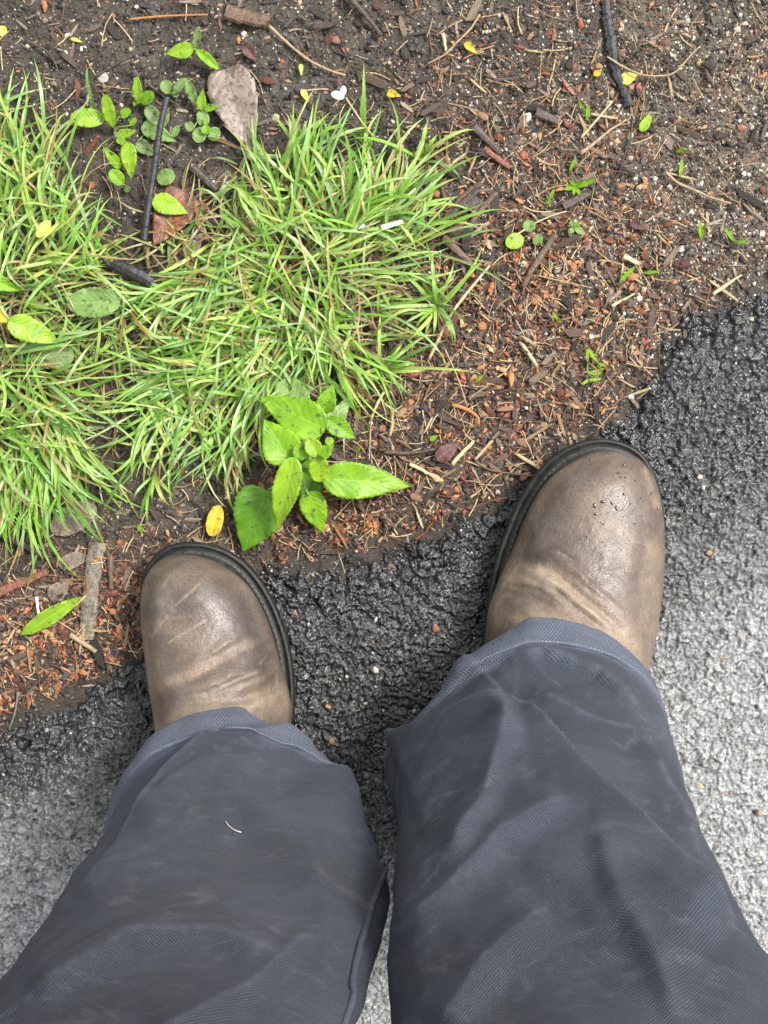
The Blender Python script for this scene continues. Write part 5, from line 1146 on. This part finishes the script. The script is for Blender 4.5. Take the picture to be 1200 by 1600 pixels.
place('brown_seed', variants('brown_seed', IV2, IF2, M_CHIP, [(.34, .13, .06), (.20, .07, .045), (.42, .20, .09), (.12, .045, .035)], 6, True, .04), x, y, rng.gamma(6, .55, 60) + 2.5, '%s rounded seed %s', 'seed', 'reddish seeds scattered on the soil', zs=.75)
for (px, py, s, c_, lab) in ((587, 1047, 6.5, (.75, .72, .58), 'round cream pebble on the asphalt between the boots'), (512, 1104, 5, (.55, .30, .08), 'amber grain on the asphalt right of the left hem, upper'), (518, 1158, 6, (.50, .27, .08), 'amber grain on the asphalt beside the left hem, middle'),
        (547, 1206, 5.5, (.42, .20, .07), 'amber grain touching the left trouser edge, lower'), (607, 1229, 5, (.62, .55, .20), 'yellowish flake on the asphalt between the trouser legs'), (599, 1110, 2.6, (.7, .7, .66), 'tiny white grain between the trouser legs'), (647, 1111, 4.5, (.55, .52, .34), 'pale grain against the right trouser edge'),
        (587, 1073, 2.2, (.8, .78, .72), 'tiny white grain just below the cream pebble'), (1175, 499, 5.5, (.62, .60, .38), 'pale yellow pebble near the right edge of the asphalt'), (1152, 993, 5, (.40, .16, .09), 'reddish grain on the asphalt right of the right boot'), (1127, 1027, 4.5, (.48, .30, .12), 'tan grain on the asphalt beside the right hem'),
        (1108, 1069, 5, (.72, .70, .52), 'pale pebble on the asphalt beside the right hem'), (1094, 1228, 7, (.62, .46, .22), 'tan oval seed on the asphalt right of the right knee'), (1142, 1239, 4, (.42, .18, .10), 'red brown grain at the right of the asphalt'), (1187, 1270, 6, (.48, .28, .14), 'brown seed at the right margin of the asphalt'),
        (1108, 864, 6, (.46, .24, .10), 'orange seed on asphalt right of the right boot toe'), (1072, 937, 6, (.50, .44, .30), 'pale buff crumb beside the right boot'), (1040, 955, 4, (.34, .10, .06), 'small red crumb touching the right boot'), (610, 884, 7, (.20, .05, .04), 'dark red crumb on the asphalt above the gap'),
        (681, 982, 8, (.36, .12, .05), 'orange leaf crumb on the asphalt by the right hem'), (461, 957, 4.5, (.42, .22, .10), 'tan crumb beside the left boot sole'), (482, 975, 3, (.7, .68, .6), 'white crumb beside the left boot sole'), (843, 723, 8, (.50, .27, .10), 'amber husk on the soil by the right boot toe'), (192, 1279, 4.5, (.66, .50, .08), 'yellow grain on the asphalt beside the left trouser leg'),
        (1005, 356, 12, (.06, .03, .028), 'large dark maroon pebble in the gritty soil'), (1152, 46, 7, (.62, .58, .50), 'white pebble near the upper right corner'), (998, 138, 7, (.45, .06, .04), 'bright red berry beside the dark root'), (936, 104, 8, (.44, .22, .07), 'amber husk left of the dark root'), (525, 63, 9, (.24, .10, .08), 'red brown berry at the top beside the pale twig'), (1093, 100, 7, (.42, .28, .07), 'amber seed at the upper right')):
    bm = bmesh.new(); bmesh.ops.create_icosphere(bm, subdivisions=3, radius=1)
    for v_ in bm.verts: v_.co *= 1 + .16 * math.sin(v_.co.x * 3.1 + px) * math.cos(v_.co.y * 2.7 + py) + random.uniform(-.03, .03)
    s *= .8; me = bpy.data.meshes.new('pebble'); bm.to_mesh(me); bm.free(); me.materials.append(mat_plain('stone_colour', tuple(.72 * q + .28 * w_ for q, w_ in zip(c_, (.30, .25, .18))), .5, sc=900, var=.3, bump=.0005))
    for p_ in me.polygons: p_.use_smooth = True
    o = link(bpy.data.objects.new('seed' if 'seed' in lab or 'husk' in lab else 'berry' if 'berry' in lab else 'pebble', me)); s = s / S0; o.scale = (s, s * random.uniform(.7, .95), s * .7); o.rotation_euler[2] = random.uniform(0, 3)
    o.location = G(px, py, gz(px, py) + s * .35); tag(o, lab, 'seed' if 'seed' in lab or 'husk' in lab else 'berry' if 'berry' in lab else 'pebble')
